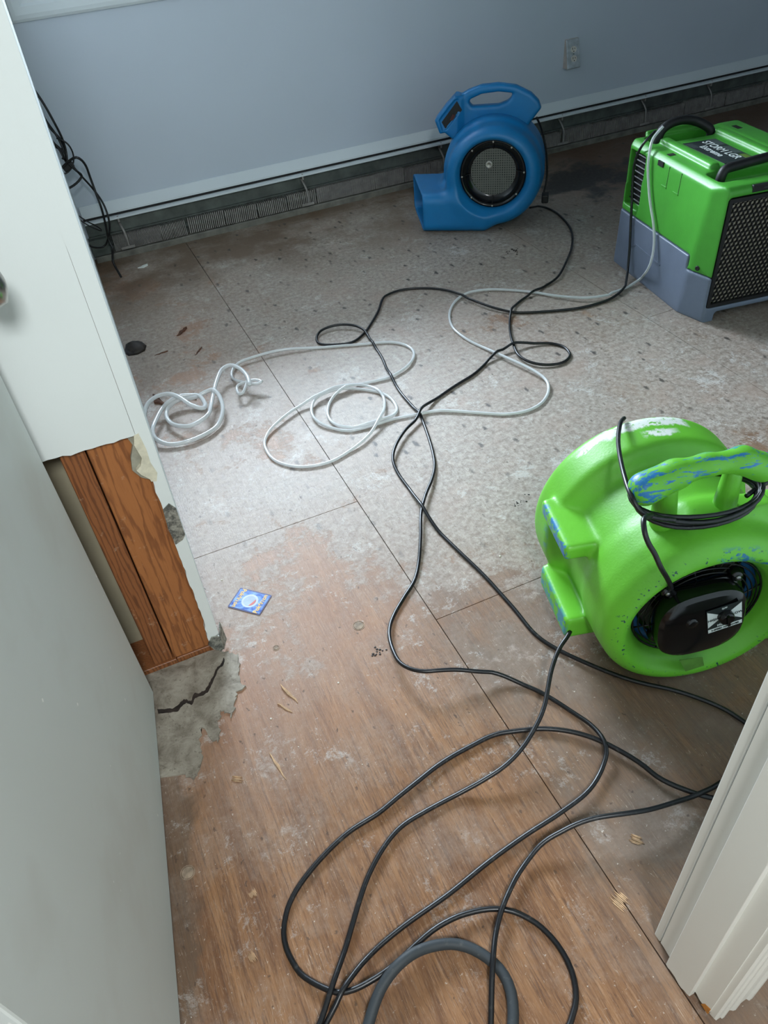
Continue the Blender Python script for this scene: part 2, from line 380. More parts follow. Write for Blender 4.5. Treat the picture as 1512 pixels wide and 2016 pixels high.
# signed distance modelling (surface nets)
def mesh_sdf(name, F, lo, h, mat, parent):
    nx, ny, nz = F.shape; I = F < 0
    cell = np.zeros((nx-1, ny-1, nz-1), int); acc = np.zeros(cell.shape+(3,)); cnt = np.zeros(cell.shape)
    cr = [(a, b, c) for a in (0, 1) for b in (0, 1) for c in (0, 1)]
    def sl(a): return tuple(slice(k, k+n-1) for k, n in zip(a, F.shape))
    for i, a in enumerate(cr):
        for ax in range(3):
            if a[ax]: continue
            b = list(a); b[ax] = 1; b = tuple(b); fa, fb = F[sl(a)], F[sl(b)]
            m_ = (fa < 0) != (fb < 0)
            t = np.where(m_, fa/np.where(m_, fa-fb, 1), 0)
            for k in range(3):
                acc[..., k] += np.where(m_, a[k]+(t if k == ax else 0), 0)
            cnt += m_
    act = cnt > 0; idx = -np.ones(cell.shape, int); idx[act] = np.arange(act.sum())
    ijk = np.argwhere(act); V = (ijk+acc[act]/cnt[act][:, None])*h+np.array(lo)
    faces = []
    for ax in range(3):
        u, v = (ax+1) % 3, (ax+2) % 3
        A = F[tuple(slice(0, n-1) if k == ax else slice(1, n-1) for k, n in enumerate(F.shape))] < 0
        B = F[tuple(slice(1, n) if k == ax else slice(1, n-1) for k, n in enumerate(F.shape))] < 0
        m_ = np.argwhere(A != B); inside = A[tuple(m_.T)]
        base = m_.copy(); base[:, u] += 1; base[:, v] += 1
        q = []
        for du, dv in ((-1, -1), (0, -1), (0, 0), (-1, 0)):
            p = base.copy(); p[:, u] += du; p[:, v] += dv; q.append(idx[tuple(p.T)])
        q = np.stack(q, 1); q[~inside] = q[~inside][:, ::-1]; faces.append(q)
    Q = np.concatenate(faces); Q = Q[(Q >= 0).all(1)]
    me = bpy.data.meshes.new(name); me.from_pydata(V.tolist(), [], Q.tolist()); me.update(); me.materials.append(mat)
    me.polygons.foreach_set('use_smooth', [True]*len(me.polygons))
    o = bpy.data.objects.new(name, me); C.objects.link(o); o.parent = parent
    sm = o.modifiers.new('soften', 'SMOOTH'); sm.factor = .5; sm.iterations = 3
    return o
def grid(lo, hi, h):
    a = [np.arange(l, u+h, h) for l, u in zip(lo, hi)]; return np.meshgrid(*a, indexing='ij')
def sbox(X, Y, Z, c, s, r=0.0):
    q = [np.abs(V-k)-(e/2-r) for V, k, e in zip((X, Y, Z), c, s)]
    return np.sqrt(sum(np.maximum(t, 0)**2 for t in q))+np.minimum(np.maximum(np.maximum(q[0], q[1]), q[2]), 0)-r
def smin(a, b, k): h_ = np.clip(.5+.5*(b-a)/k, 0, 1); return b*(1-h_)+a*h_-k*h_*(1-h_)
def smax(a, b, k): return -smin(-a, -b, k)
def spoly(X, Z, pts):
    x, z = X[:, 0, :], Z[:, 0, :]; n = len(pts); d = np.full(x.shape, 1e9); ins = np.zeros(x.shape, bool)
    for i in range(n):
        ax, az = pts[i]; bx, bz = pts[(i+1) % n]; ex, ez = bx-ax, bz-az
        t = np.clip(((x-ax)*ex+(z-az)*ez)/(ex*ex+ez*ez), 0, 1)
        d = np.minimum(d, np.hypot(x-ax-t*ex, z-az-t*ez))
        c_ = ((az > z) != (bz > z)) & (x < ex*(z-az)/(ez if abs(ez) > 1e-12 else 1e-12)+ax); ins ^= c_
    return np.where(ins, -d, d)[:, None, :]+np.zeros_like(X)
def catmull(P, k=5):
    P = [Vector(p) for p in P]; out = []; n = len(P)
    for i in range(n-1):
        a, b, c, d = P[max(i-1, 0)], P[i], P[i+1], P[min(i+2, n-1)]
        for j in range(k):
            t = j/k; out.append(.5*(2*b+(c-a)*t+(2*a-5*b+4*c-d)*t*t+(3*b-a-3*c+d)*t**3))
    return out+[P[-1]]
def text(name, body, size, mat, parent, mtx, sx=1.0, ext=.0003, bold=0.0):
    cu = bpy.data.curves.new(name, 'FONT'); cu.body = body; cu.size = size; cu.align_x = 'CENTER'; cu.align_y = 'CENTER'; cu.extrude = ext; cu.offset = bold
    t = bpy.data.objects.new(name+'_tmp', cu); C.objects.link(t); dg = bpy.context.evaluated_depsgraph_get()
    me = bpy.data.meshes.new_from_object(t.evaluated_get(dg)); bpy.data.objects.remove(t)
    me.materials.clear(); me.materials.append(mat)
    o = bpy.data.objects.new(name, me); C.objects.link(o); o.parent = parent; o.matrix_local = mtx @ Matrix.Diagonal((sx, 1, 1, 1)); return o

# ------------------------------------------------------------------ measured paths (metres, world)
CARD0 = (0.0970, 1.3320)
CARD1 = (0.1580, 1.2710)
CARD2 = (0.1120, 1.2240)
CARD3 = (0.0530, 1.2850)
P_C1=[(1.9187,2.9271,0.0246),(1.9399,2.9344,0.0202),(1.968,2.9416,0.0158),(1.9883,2.9365,0.0114),(2.0033,2.921,0.007),(2.0114,2.8951,0.0046),(2.0117,2.8743,0.0049),(2.008,2.8476,0.0062),(2.0024,2.8184,0.0074),(1.9954,2.7886,0.0084),(1.9887,2.7632,0.0089),(1.9823,2.7409,0.0091),(1.9754,2.7182,0.0091),(1.9679,2.6955,0.0089),(1.9596,2.6732,0.0085),(1.9504,2.6515,0.0079),(1.9405,2.6314,0.0073),(1.9296,2.612,0.0068),(1.9176,2.5925,0.0063),(1.9046,2.5729,0.0059),(1.8908,2.5533,0.0058),(1.8763,2.5339,0.0058),(1.8616,2.5148,0.0061),(1.8451,2.4947,0.0066),(1.8279,2.4749,0.0072),(1.8102,2.4556,0.008),(1.7922,2.4366,0.0088),(1.7742,2.4181,0.0096),(1.7563,2.4001,0.0103),(1.7385,2.3821,0.0108),(1.7208,2.3644,0.0111),(1.7033,2.3476,0.0111),(1.6863,2.3321,0.0109),(1.67,2.3186,0.0103),(1.6544,2.3074,0.0096),(1.6323,2.2952,0.0082),(1.6111,2.2872,0.0067),(1.5905,2.2812,0.0052),(1.5689,2.2735,0.0046),(1.5457,2.2643,0.0078),(1.5221,2.2558,0.0122),(1.5002,2.248,0.0122),(1.4817,2.2414,0.0078),(1.4591,2.2341,0.0046),(1.4402,2.226,0.0046),(1.4221,2.2162,0.0046),(1.4021,2.2039,0.0055),(1.3826,2.1882,0.0099),(1.3668,2.1714,0.0143),(1.3513,2.152,0.0099),(1.3361,2.1308,0.0055),(1.3222,2.1098,0.0046),(1.3076,2.0858,0.0062),(1.2931,2.0606,0.0081),(1.28,2.0364,0.0097),(1.2681,2.013,0.011),(1.2575,1.9898,0.012),(1.2487,1.9682,0.0126),(1.2411,1.9483,0.0129),(1.2316,1.9235,0.0129),(1.2249,1.901,0.0125),(1.2234,1.8787,0.0119),(1.2267,1.8564,0.0111),(1.2343,1.8362,0.0101),(1.2466,1.8185,0.0091),(1.2628,1.8037,0.0081),(1.2816,1.7932,0.0071),(1.3038,1.7864,0.0062),(1.3257,1.7855,0.0056),(1.3519,1.795,0.0049),(1.3729,1.8127,0.0046),(1.3819,1.8329,0.0046),(1.3853,1.8561,0.0047),(1.3817,1.8777,0.005),(1.3689,1.898,0.0054),(1.3527,1.9135,0.0059),(1.3332,1.9243,0.0063),(1.311,1.9337,0.008),(1.2886,1.9429,0.0124),(1.2646,1.9505,0.0168),(1.2415,1.953,0.0212),(1.2181,1.9508,0.0168),(1.1954,1.9462,0.0133),(1.173,1.9407,0.0177),(1.1515,1.933,0.0133),(1.1272,1.9212,0.0089),(1.1067,1.9095,0.0046),(1.0844,1.8957,0.0046),(1.0613,1.8823,0.0046),(1.0381,1.8716,0.0046),(1.0143,1.8631,0.0046),(0.9901,1.8554,0.0046),(0.9659,1.8471,0.0046),(0.9444,1.8388,0.0046),(0.9226,1.83,0.0046),(0.9014,1.8212,0.0046),(0.8819,1.8129,0.0046),(0.858,1.8022,0.0074),(0.836,1.7908,0.0118),(0.8163,1.7785,0.0162),(0.7974,1.7613,0.0206),(0.7808,1.7433,0.0166),(0.7625,1.7281,0.013),(0.7436,1.7163,0.0136),(0.7244,1.7045,0.0136),(0.7056,1.6897,0.0136),(0.6862,1.6722,0.0136),(0.668,1.6536,0.0136),(0.6518,1.6344,0.013),(0.638,1.6144,0.0116),(0.6275,1.5935,0.01),(0.6208,1.5713,0.0083),(0.6171,1.5475,0.0064),(0.6153,1.5246,0.0048),(0.6148,1.5007,0.0046),(0.6147,1.4767,0.0046),(0.6145,1.4568,0.0049),(0.6123,1.4318,0.0093),(0.6104,1.4098,0.0137),(0.6088,1.3882,0.0181),(0.6076,1.3632,0.0207),(0.6068,1.3396,0.0163),(0.6063,1.3136,0.0119),(0.6071,1.2858,0.0075),(0.609,1.2637,0.0046),(0.6118,1.2403,0.0046),(0.6148,1.2156,0.0053),(0.6178,1.1907,0.0058),(0.6208,1.1677,0.0061),(0.6243,1.1438,0.0062),(0.6277,1.1204,0.0061),(0.6308,1.099,0.0058),(0.6338,1.0744,0.0053),(0.6361,1.0497,0.0048),(0.6377,1.0257,0.0046),(0.6392,1.0044,0.0046),(0.6406,0.9829,0.0046),(0.6418,0.9597,0.0046),(0.6421,0.937,0.0046),(0.642,0.9126,0.0046),(0.643,0.8889,0.0046),(0.6466,0.8669,0.0046),(0.6526,0.8468,0.0047),(0.6606,0.8264,0.0057),(0.6703,0.8053,0.0068),(0.6811,0.7844,0.0081),(0.6933,0.7626,0.0095),(0.7054,0.742,0.0108),(0.7181,0.7217,0.012),(0.7314,0.702,0.013),(0.7456,0.6837,0.0136),(0.7616,0.6661,0.0136),(0.779,0.6496,0.0136),(0.797,0.6329,0.0136),(0.814,0.616,0.0128),(0.8296,0.5983,0.0117),(0.8446,0.58,0.0103),(0.8577,0.5623,0.0088),(0.8695,0.543,0.0071),(0.8781,0.5224,0.0053),(0.8841,0.5027,0.0046),(0.8903,0.4764,0.0046),(0.8942,0.4566,0.0046)]
P_C2=[(1.9802,2.2582,0.482),(1.9586,2.2458,0.4779),(1.9339,2.2357,0.4713),(1.9201,2.2399,0.4545),(1.9166,2.253,0.428),(1.9162,2.2598,0.4077),(1.9167,2.2656,0.3852),(1.9168,2.2673,0.3632),(1.9166,2.2651,0.3415),(1.9159,2.2612,0.319),(1.9145,2.2565,0.2957),(1.9127,2.2507,0.2712),(1.9111,2.2451,0.2464),(1.9097,2.2398,0.2216),(1.9081,2.2342,0.1959),(1.9064,2.2286,0.1719),(1.9048,2.2232,0.1493),(1.9028,2.2175,0.1265),(1.9,2.2111,0.104),(1.8974,2.2054,0.08),(1.8945,2.1998,0.0554),(1.888,2.1905,0.0346),(1.877,2.1768,0.023),(1.862,2.1592,0.018),(1.8443,2.1386,0.0157),(1.8269,2.1186,0.0149),(1.813,2.1027,0.0144),(1.8012,2.0939,0.0141),(1.7815,2.0841,0.0097),(1.7574,2.0728,0.0087),(1.7321,2.0635,0.0077),(1.7084,2.059,0.006),(1.6875,2.0587,0.0043),(1.6636,2.0578,0.0043),(1.639,2.0585,0.0044),(1.6148,2.0605,0.0045),(1.5917,2.0637,0.0046),(1.5675,2.0692,0.0046),(1.5442,2.0767,0.0046),(1.5214,2.0855,0.0046),(1.499,2.0948,0.0046),(1.4765,2.1043,0.0046),(1.4529,2.1148,0.0046),(1.4297,2.1259,0.0046),(1.4086,2.1369,0.0046),(1.3914,2.147,0.0046),(1.3686,2.162,0.006),(1.3528,2.1793,0.0077),(1.3412,2.1938,0.009),(1.3296,2.2109,0.0102),(1.318,2.2312,0.0113),(1.3082,2.2516,0.012),(1.2999,2.2721,0.0124),(1.2917,2.295,0.0125),(1.2843,2.3185,0.0122),(1.2777,2.3407,0.0117),(1.271,2.3656,0.0152),(1.2657,2.3919,0.0117),(1.2602,2.4152,0.009),(1.251,2.4377,0.008),(1.239,2.4585,0.0071),(1.2248,2.4775,0.0063),(1.2083,2.4949,0.0057),(1.189,2.5107,0.0052),(1.1684,2.5242,0.005),(1.1463,2.5357,0.005),(1.1223,2.5449,0.0052),(1.0976,2.5493,0.0056),(1.0705,2.5477,0.0062),(1.0439,2.5416,0.0067),(1.0226,2.5318,0.0072),(1.0077,2.5168,0.0075),(0.9935,2.4977,0.0077),(0.9818,2.4791,0.0077),(0.969,2.4583,0.0075),(0.9544,2.4373,0.007),(0.9409,2.4206,0.0063),(0.9257,2.4031,0.0054),(0.9099,2.3853,0.0046),(0.8945,2.3678,0.0046),(0.8786,2.3498,0.0046),(0.8628,2.3324,0.0046),(0.8476,2.3178,0.0046),(0.8283,2.3029,0.0046),(0.8053,2.2878,0.0046),(0.7814,2.28,0.0046),(0.7555,2.2837,0.0046),(0.7298,2.2945,0.0046),(0.7058,2.3075,0.0046),(0.6846,2.3245,0.0046),(0.6772,2.3466,0.0046),(0.6825,2.3706,0.0064),(0.6937,2.3902,0.0084),(0.7108,2.4059,0.0103),(0.732,2.4127,0.0119),(0.7562,2.4129,0.0132),(0.7803,2.4087,0.0136),(0.8024,2.3983,0.0136),(0.8222,2.3823,0.0136),(0.8358,2.3639,0.0136),(0.8437,2.3432,0.0136),(0.8476,2.3182,0.0142),(0.8476,2.2986,0.0114),(0.8455,2.2764,0.0099),(0.8428,2.2531,0.0093),(0.8405,2.2299,0.0137),(0.8392,2.2097,0.0093),(0.8376,2.1875,0.0049),(0.8356,2.1645,0.0046),(0.833,2.1414,0.0046),(0.8293,2.1181,0.0046),(0.8245,2.0949,0.0046),(0.819,2.0716,0.0046),(0.8137,2.0478,0.0074),(0.809,2.0231,0.0118),(0.8055,1.9997,0.0162),(0.8023,1.9753,0.0118),(0.7995,1.9506,0.0074),(0.7969,1.9257,0.005),(0.7947,1.9018,0.0055),(0.7934,1.8761,0.0059),(0.7931,1.8509,0.006),(0.7933,1.8274,0.0059),(0.7935,1.8064,0.0057),(0.7934,1.784,0.0086),(0.7935,1.7655,0.013),(0.7908,1.7432,0.0086),(0.7862,1.7218,0.0046),(0.78,1.697,0.0046),(0.7732,1.6716,0.0046),(0.7668,1.6482,0.0046),(0.7601,1.6246,0.0046),(0.7535,1.6024,0.0046),(0.7468,1.5818,0.0046),(0.7388,1.5588,0.0046),(0.7296,1.5346,0.0048),(0.7184,1.5109,0.0061),(0.7048,1.4884,0.0075),(0.6896,1.4672,0.0089),(0.6739,1.4472,0.0104),(0.6575,1.4291,0.0116),(0.6404,1.4092,0.0128),(0.6256,1.3901,0.0136),(0.6106,1.37,0.0136),(0.5957,1.3472,0.0136),(0.5849,1.3275,0.0136),(0.5742,1.3061,0.0134),(0.5639,1.285,0.0123),(0.5537,1.2652,0.0109),(0.5418,1.2434,0.0091),(0.5298,1.222,0.0071),(0.5182,1.2025,0.0052),(0.5052,1.1819,0.0046),(0.4915,1.1626,0.0046),(0.4771,1.1459,0.0046),(0.4605,1.1313,0.0046),(0.4427,1.118,0.0046),(0.4243,1.1029,0.0046),(0.4046,1.0864,0.0046),(0.3871,1.0694,0.0053),(0.3708,1.0485,0.0097),(0.3585,1.0263,0.0141),(0.3507,1.0058,0.0185),(0.345,0.9841,0.0229),(0.3409,0.9604,0.0273),(0.3391,0.934,0.0317),(0.3444,0.9109,0.0361),(0.3569,0.8918,0.0389),(0.3752,0.8772,0.04),(0.3999,0.8682,0.0386),(0.4253,0.8597,0.0352),(0.4477,0.8508,0.0311),(0.4668,0.8411,0.0272),(0.4858,0.8326,0.0228),(0.5045,0.825,0.0184),(0.5217,0.8107,0.014),(0.5368,0.7939,0.0096),(0.5522,0.7745,0.0057),(0.5658,0.7549,0.0058),(0.5787,0.7319,0.0057),(0.5896,0.7082,0.0058),(0.5986,0.6855,0.0061),(0.6074,0.6605,0.0082),(0.6135,0.6372,0.0126),(0.6155,0.6129,0.017),(0.6121,0.5885,0.0212),(0.603,0.5679,0.0168),(0.5843,0.5515,0.0124),(0.5661,0.5392,0.011),(0.5436,0.5272,0.0114),(0.5208,0.5193,0.0114),(0.4978,0.5147,0.0112),(0.4735,0.5115,0.0106),(0.4507,0.5088,0.0098),(0.4292,0.5071,0.0087),(0.4072,0.5057,0.0074),(0.3849,0.5039,0.0059),(0.3622,0.5014,0.0046),(0.3389,0.4981,0.0046),(0.3153,0.4944,0.0046),(0.2915,0.4901,0.0046),(0.2675,0.4852,0.0046),(0.2433,0.4801,0.0046),(0.2187,0.4754,0.0046),(0.1961,0.4721,0.0046),(0.1728,0.4691,0.0046),(0.15,0.4662,0.0046),(0.1292,0.4631,0.0046),(0.1049,0.4585,0.0046),(0.0833,0.4537,0.0046),(0.0633,0.4478,0.0052),(0.0407,0.4384,0.0096),(0.0208,0.4277,0.014),(0.0013,0.4157,0.0184),(-0.015,0.4033,0.014),(-0.036,0.3888,0.0109),(-0.0574,0.372,0.012)]
P_C3=[(0.6708,0.7964,0.0896),(0.6568,0.7882,0.0852),(0.6387,0.7798,0.0808),(0.6222,0.7694,0.0764),(0.6069,0.7572,0.072),(0.5904,0.742,0.0676),(0.5751,0.7255,0.0632),(0.559,0.7071,0.0588),(0.5441,0.6912,0.0544),(0.5257,0.6755,0.05),(0.507,0.663,0.0456),(0.4886,0.6522,0.0412),(0.4688,0.6422,0.0368),(0.4471,0.6337,0.0324),(0.4232,0.6273,0.028),(0.4001,0.624,0.0236),(0.3778,0.6232,0.0192),(0.3567,0.6232,0.0148),(0.3368,0.6241,0.0104),(0.3141,0.6248,0.0064),(0.29,0.6243,0.0059),(0.2622,0.6233,0.0056),(0.2376,0.6217,0.0055),(0.2124,0.6193,0.0057),(0.1916,0.6148,0.006),(0.1704,0.6061,0.0065),(0.1499,0.5944,0.007),(0.1291,0.5799,0.0075),(0.1095,0.5638,0.008),(0.0939,0.5487,0.0084),(0.0781,0.5313,0.0085),(0.0623,0.5129,0.0085),(0.0451,0.4925,0.0081),(0.028,0.4726,0.0077),(0.01,0.4522,0.0121),(-0.0049,0.4354,0.0165),(-0.0227,0.4154,0.0165),(-0.0427,0.3937,0.0158),(-0.0599,0.3784,0.0185)]
P_C4=[(0.7826,0.401,0.0048),(0.7595,0.3983,0.005),(0.7353,0.4049,0.0061),(0.7169,0.4171,0.0078),(0.6994,0.4322,0.0101),(0.6833,0.4498,0.0118),(0.6677,0.4696,0.0129),(0.6561,0.4912,0.0135),(0.6497,0.5153,0.0137),(0.6411,0.5378,0.0136),(0.6314,0.5584,0.0131),(0.6207,0.5787,0.0124),(0.609,0.5979,0.0115),(0.5958,0.6158,0.0104),(0.5809,0.6322,0.0093),(0.5632,0.648,0.0081),(0.5438,0.6621,0.0069),(0.5222,0.6746,0.0059),(0.498,0.6844,0.005),(0.4741,0.6929,0.0048),(0.4507,0.7003,0.0048),(0.4272,0.7034,0.0048),(0.4032,0.7028,0.0048),(0.3825,0.7016,0.0048),(0.3543,0.6998,0.005),(0.3332,0.6973,0.0055),(0.3091,0.6934,0.006),(0.2834,0.6873,0.0064),(0.2573,0.6804,0.0068),(0.2328,0.6742,0.0069),(0.2093,0.6682,0.0067),(0.1885,0.6623,0.0064),(0.166,0.657,0.0059),(0.1426,0.6544,0.0052),(0.1168,0.6515,0.0048),(0.0934,0.6461,0.0048),(0.0718,0.6389,0.0048),(0.0507,0.6305,0.0048),(0.0286,0.6204,0.0048),(0.0053,0.6079,0.0048),(-0.0145,0.595,0.0048),(-0.0321,0.5794,0.0048),(-0.0446,0.5631,0.0048),(-0.0563,0.539,0.0048),(-0.0595,0.5148,0.0048),(-0.0565,0.4913,0.0048),(-0.0508,0.4711,0.0048),(-0.0398,0.4536,0.0062),(-0.0239,0.4345,0.008),(-0.0053,0.418,0.0098),(0.0183,0.4111,0.0114),(0.0433,0.4101,0.0129),(0.0691,0.4116,0.0138),(0.0938,0.4157,0.0138),(0.1174,0.4219,0.0138),(0.1415,0.4282,0.0138),(0.1667,0.4335,0.0138),(0.1899,0.4353,0.0135),(0.2149,0.4348,0.0122),(0.2413,0.4305,0.0105),(0.266,0.4237,0.0087),(0.2895,0.4122,0.0068),(0.3089,0.3954,0.005),(0.3244,0.3729,0.0048),(0.3325,0.3527,0.0048),(0.3374,0.3316,0.0048),(0.3383,0.3042,0.0048),(0.3326,0.2785,0.0048),(0.3207,0.2559,0.0048),(0.3039,0.2402,0.0048),(0.2839,0.2268,0.0048),(0.2578,0.2193,0.0048),(0.2459,0.2183,0.0048)]
P_C5=[(0.8274,0.4297,0.0246),(0.8035,0.4264,0.0257),(0.7774,0.4253,0.0246),(0.7527,0.4269,0.0207),(0.7306,0.427,0.0163),(0.7082,0.4272,0.0185),(0.6861,0.4292,0.0163),(0.6614,0.4318,0.0192),(0.6407,0.4334,0.0236),(0.6173,0.4355,0.028),(0.5936,0.4386,0.0324),(0.5711,0.4434,0.0361),(0.5479,0.4504,0.0372),(0.525,0.4583,0.0367),(0.5038,0.4652,0.0353),(0.4805,0.4705,0.0334),(0.4569,0.4735,0.0298),(0.4365,0.4748,0.0254),(0.4153,0.4758,0.021),(0.3949,0.4735,0.0166),(0.3743,0.4671,0.0122),(0.3526,0.4579,0.0107),(0.3303,0.4462,0.0123),(0.3075,0.4311,0.0132),(0.2867,0.4152,0.0157),(0.2678,0.3983,0.0136),(0.2506,0.379,0.016),(0.235,0.3573,0.0204),(0.2211,0.3369,0.0195),(0.209,0.3178,0.0151),(0.1946,0.2939,0.0107),(0.1815,0.2727,0.0074),(0.1771,0.2661,0.007)]
P_C6=[(0.0077,0.3454,0.0088),(0.0225,0.3618,0.0093),(0.0372,0.3765,0.0137),(0.0552,0.3913,0.0181),(0.0746,0.4014,0.0225),(0.0954,0.4084,0.0256),(0.1172,0.4127,0.0243),(0.1395,0.4136,0.0199),(0.1633,0.41,0.0155),(0.185,0.4033,0.0111),(0.2043,0.3907,0.0088),(0.2199,0.3727,0.0088),(0.2322,0.3505,0.0088),(0.238,0.3287,0.0088),(0.2355,0.3039,0.0088),(0.2244,0.2794,0.0088),(0.2108,0.2597,0.0088),(0.205,0.2526,0.0088)]
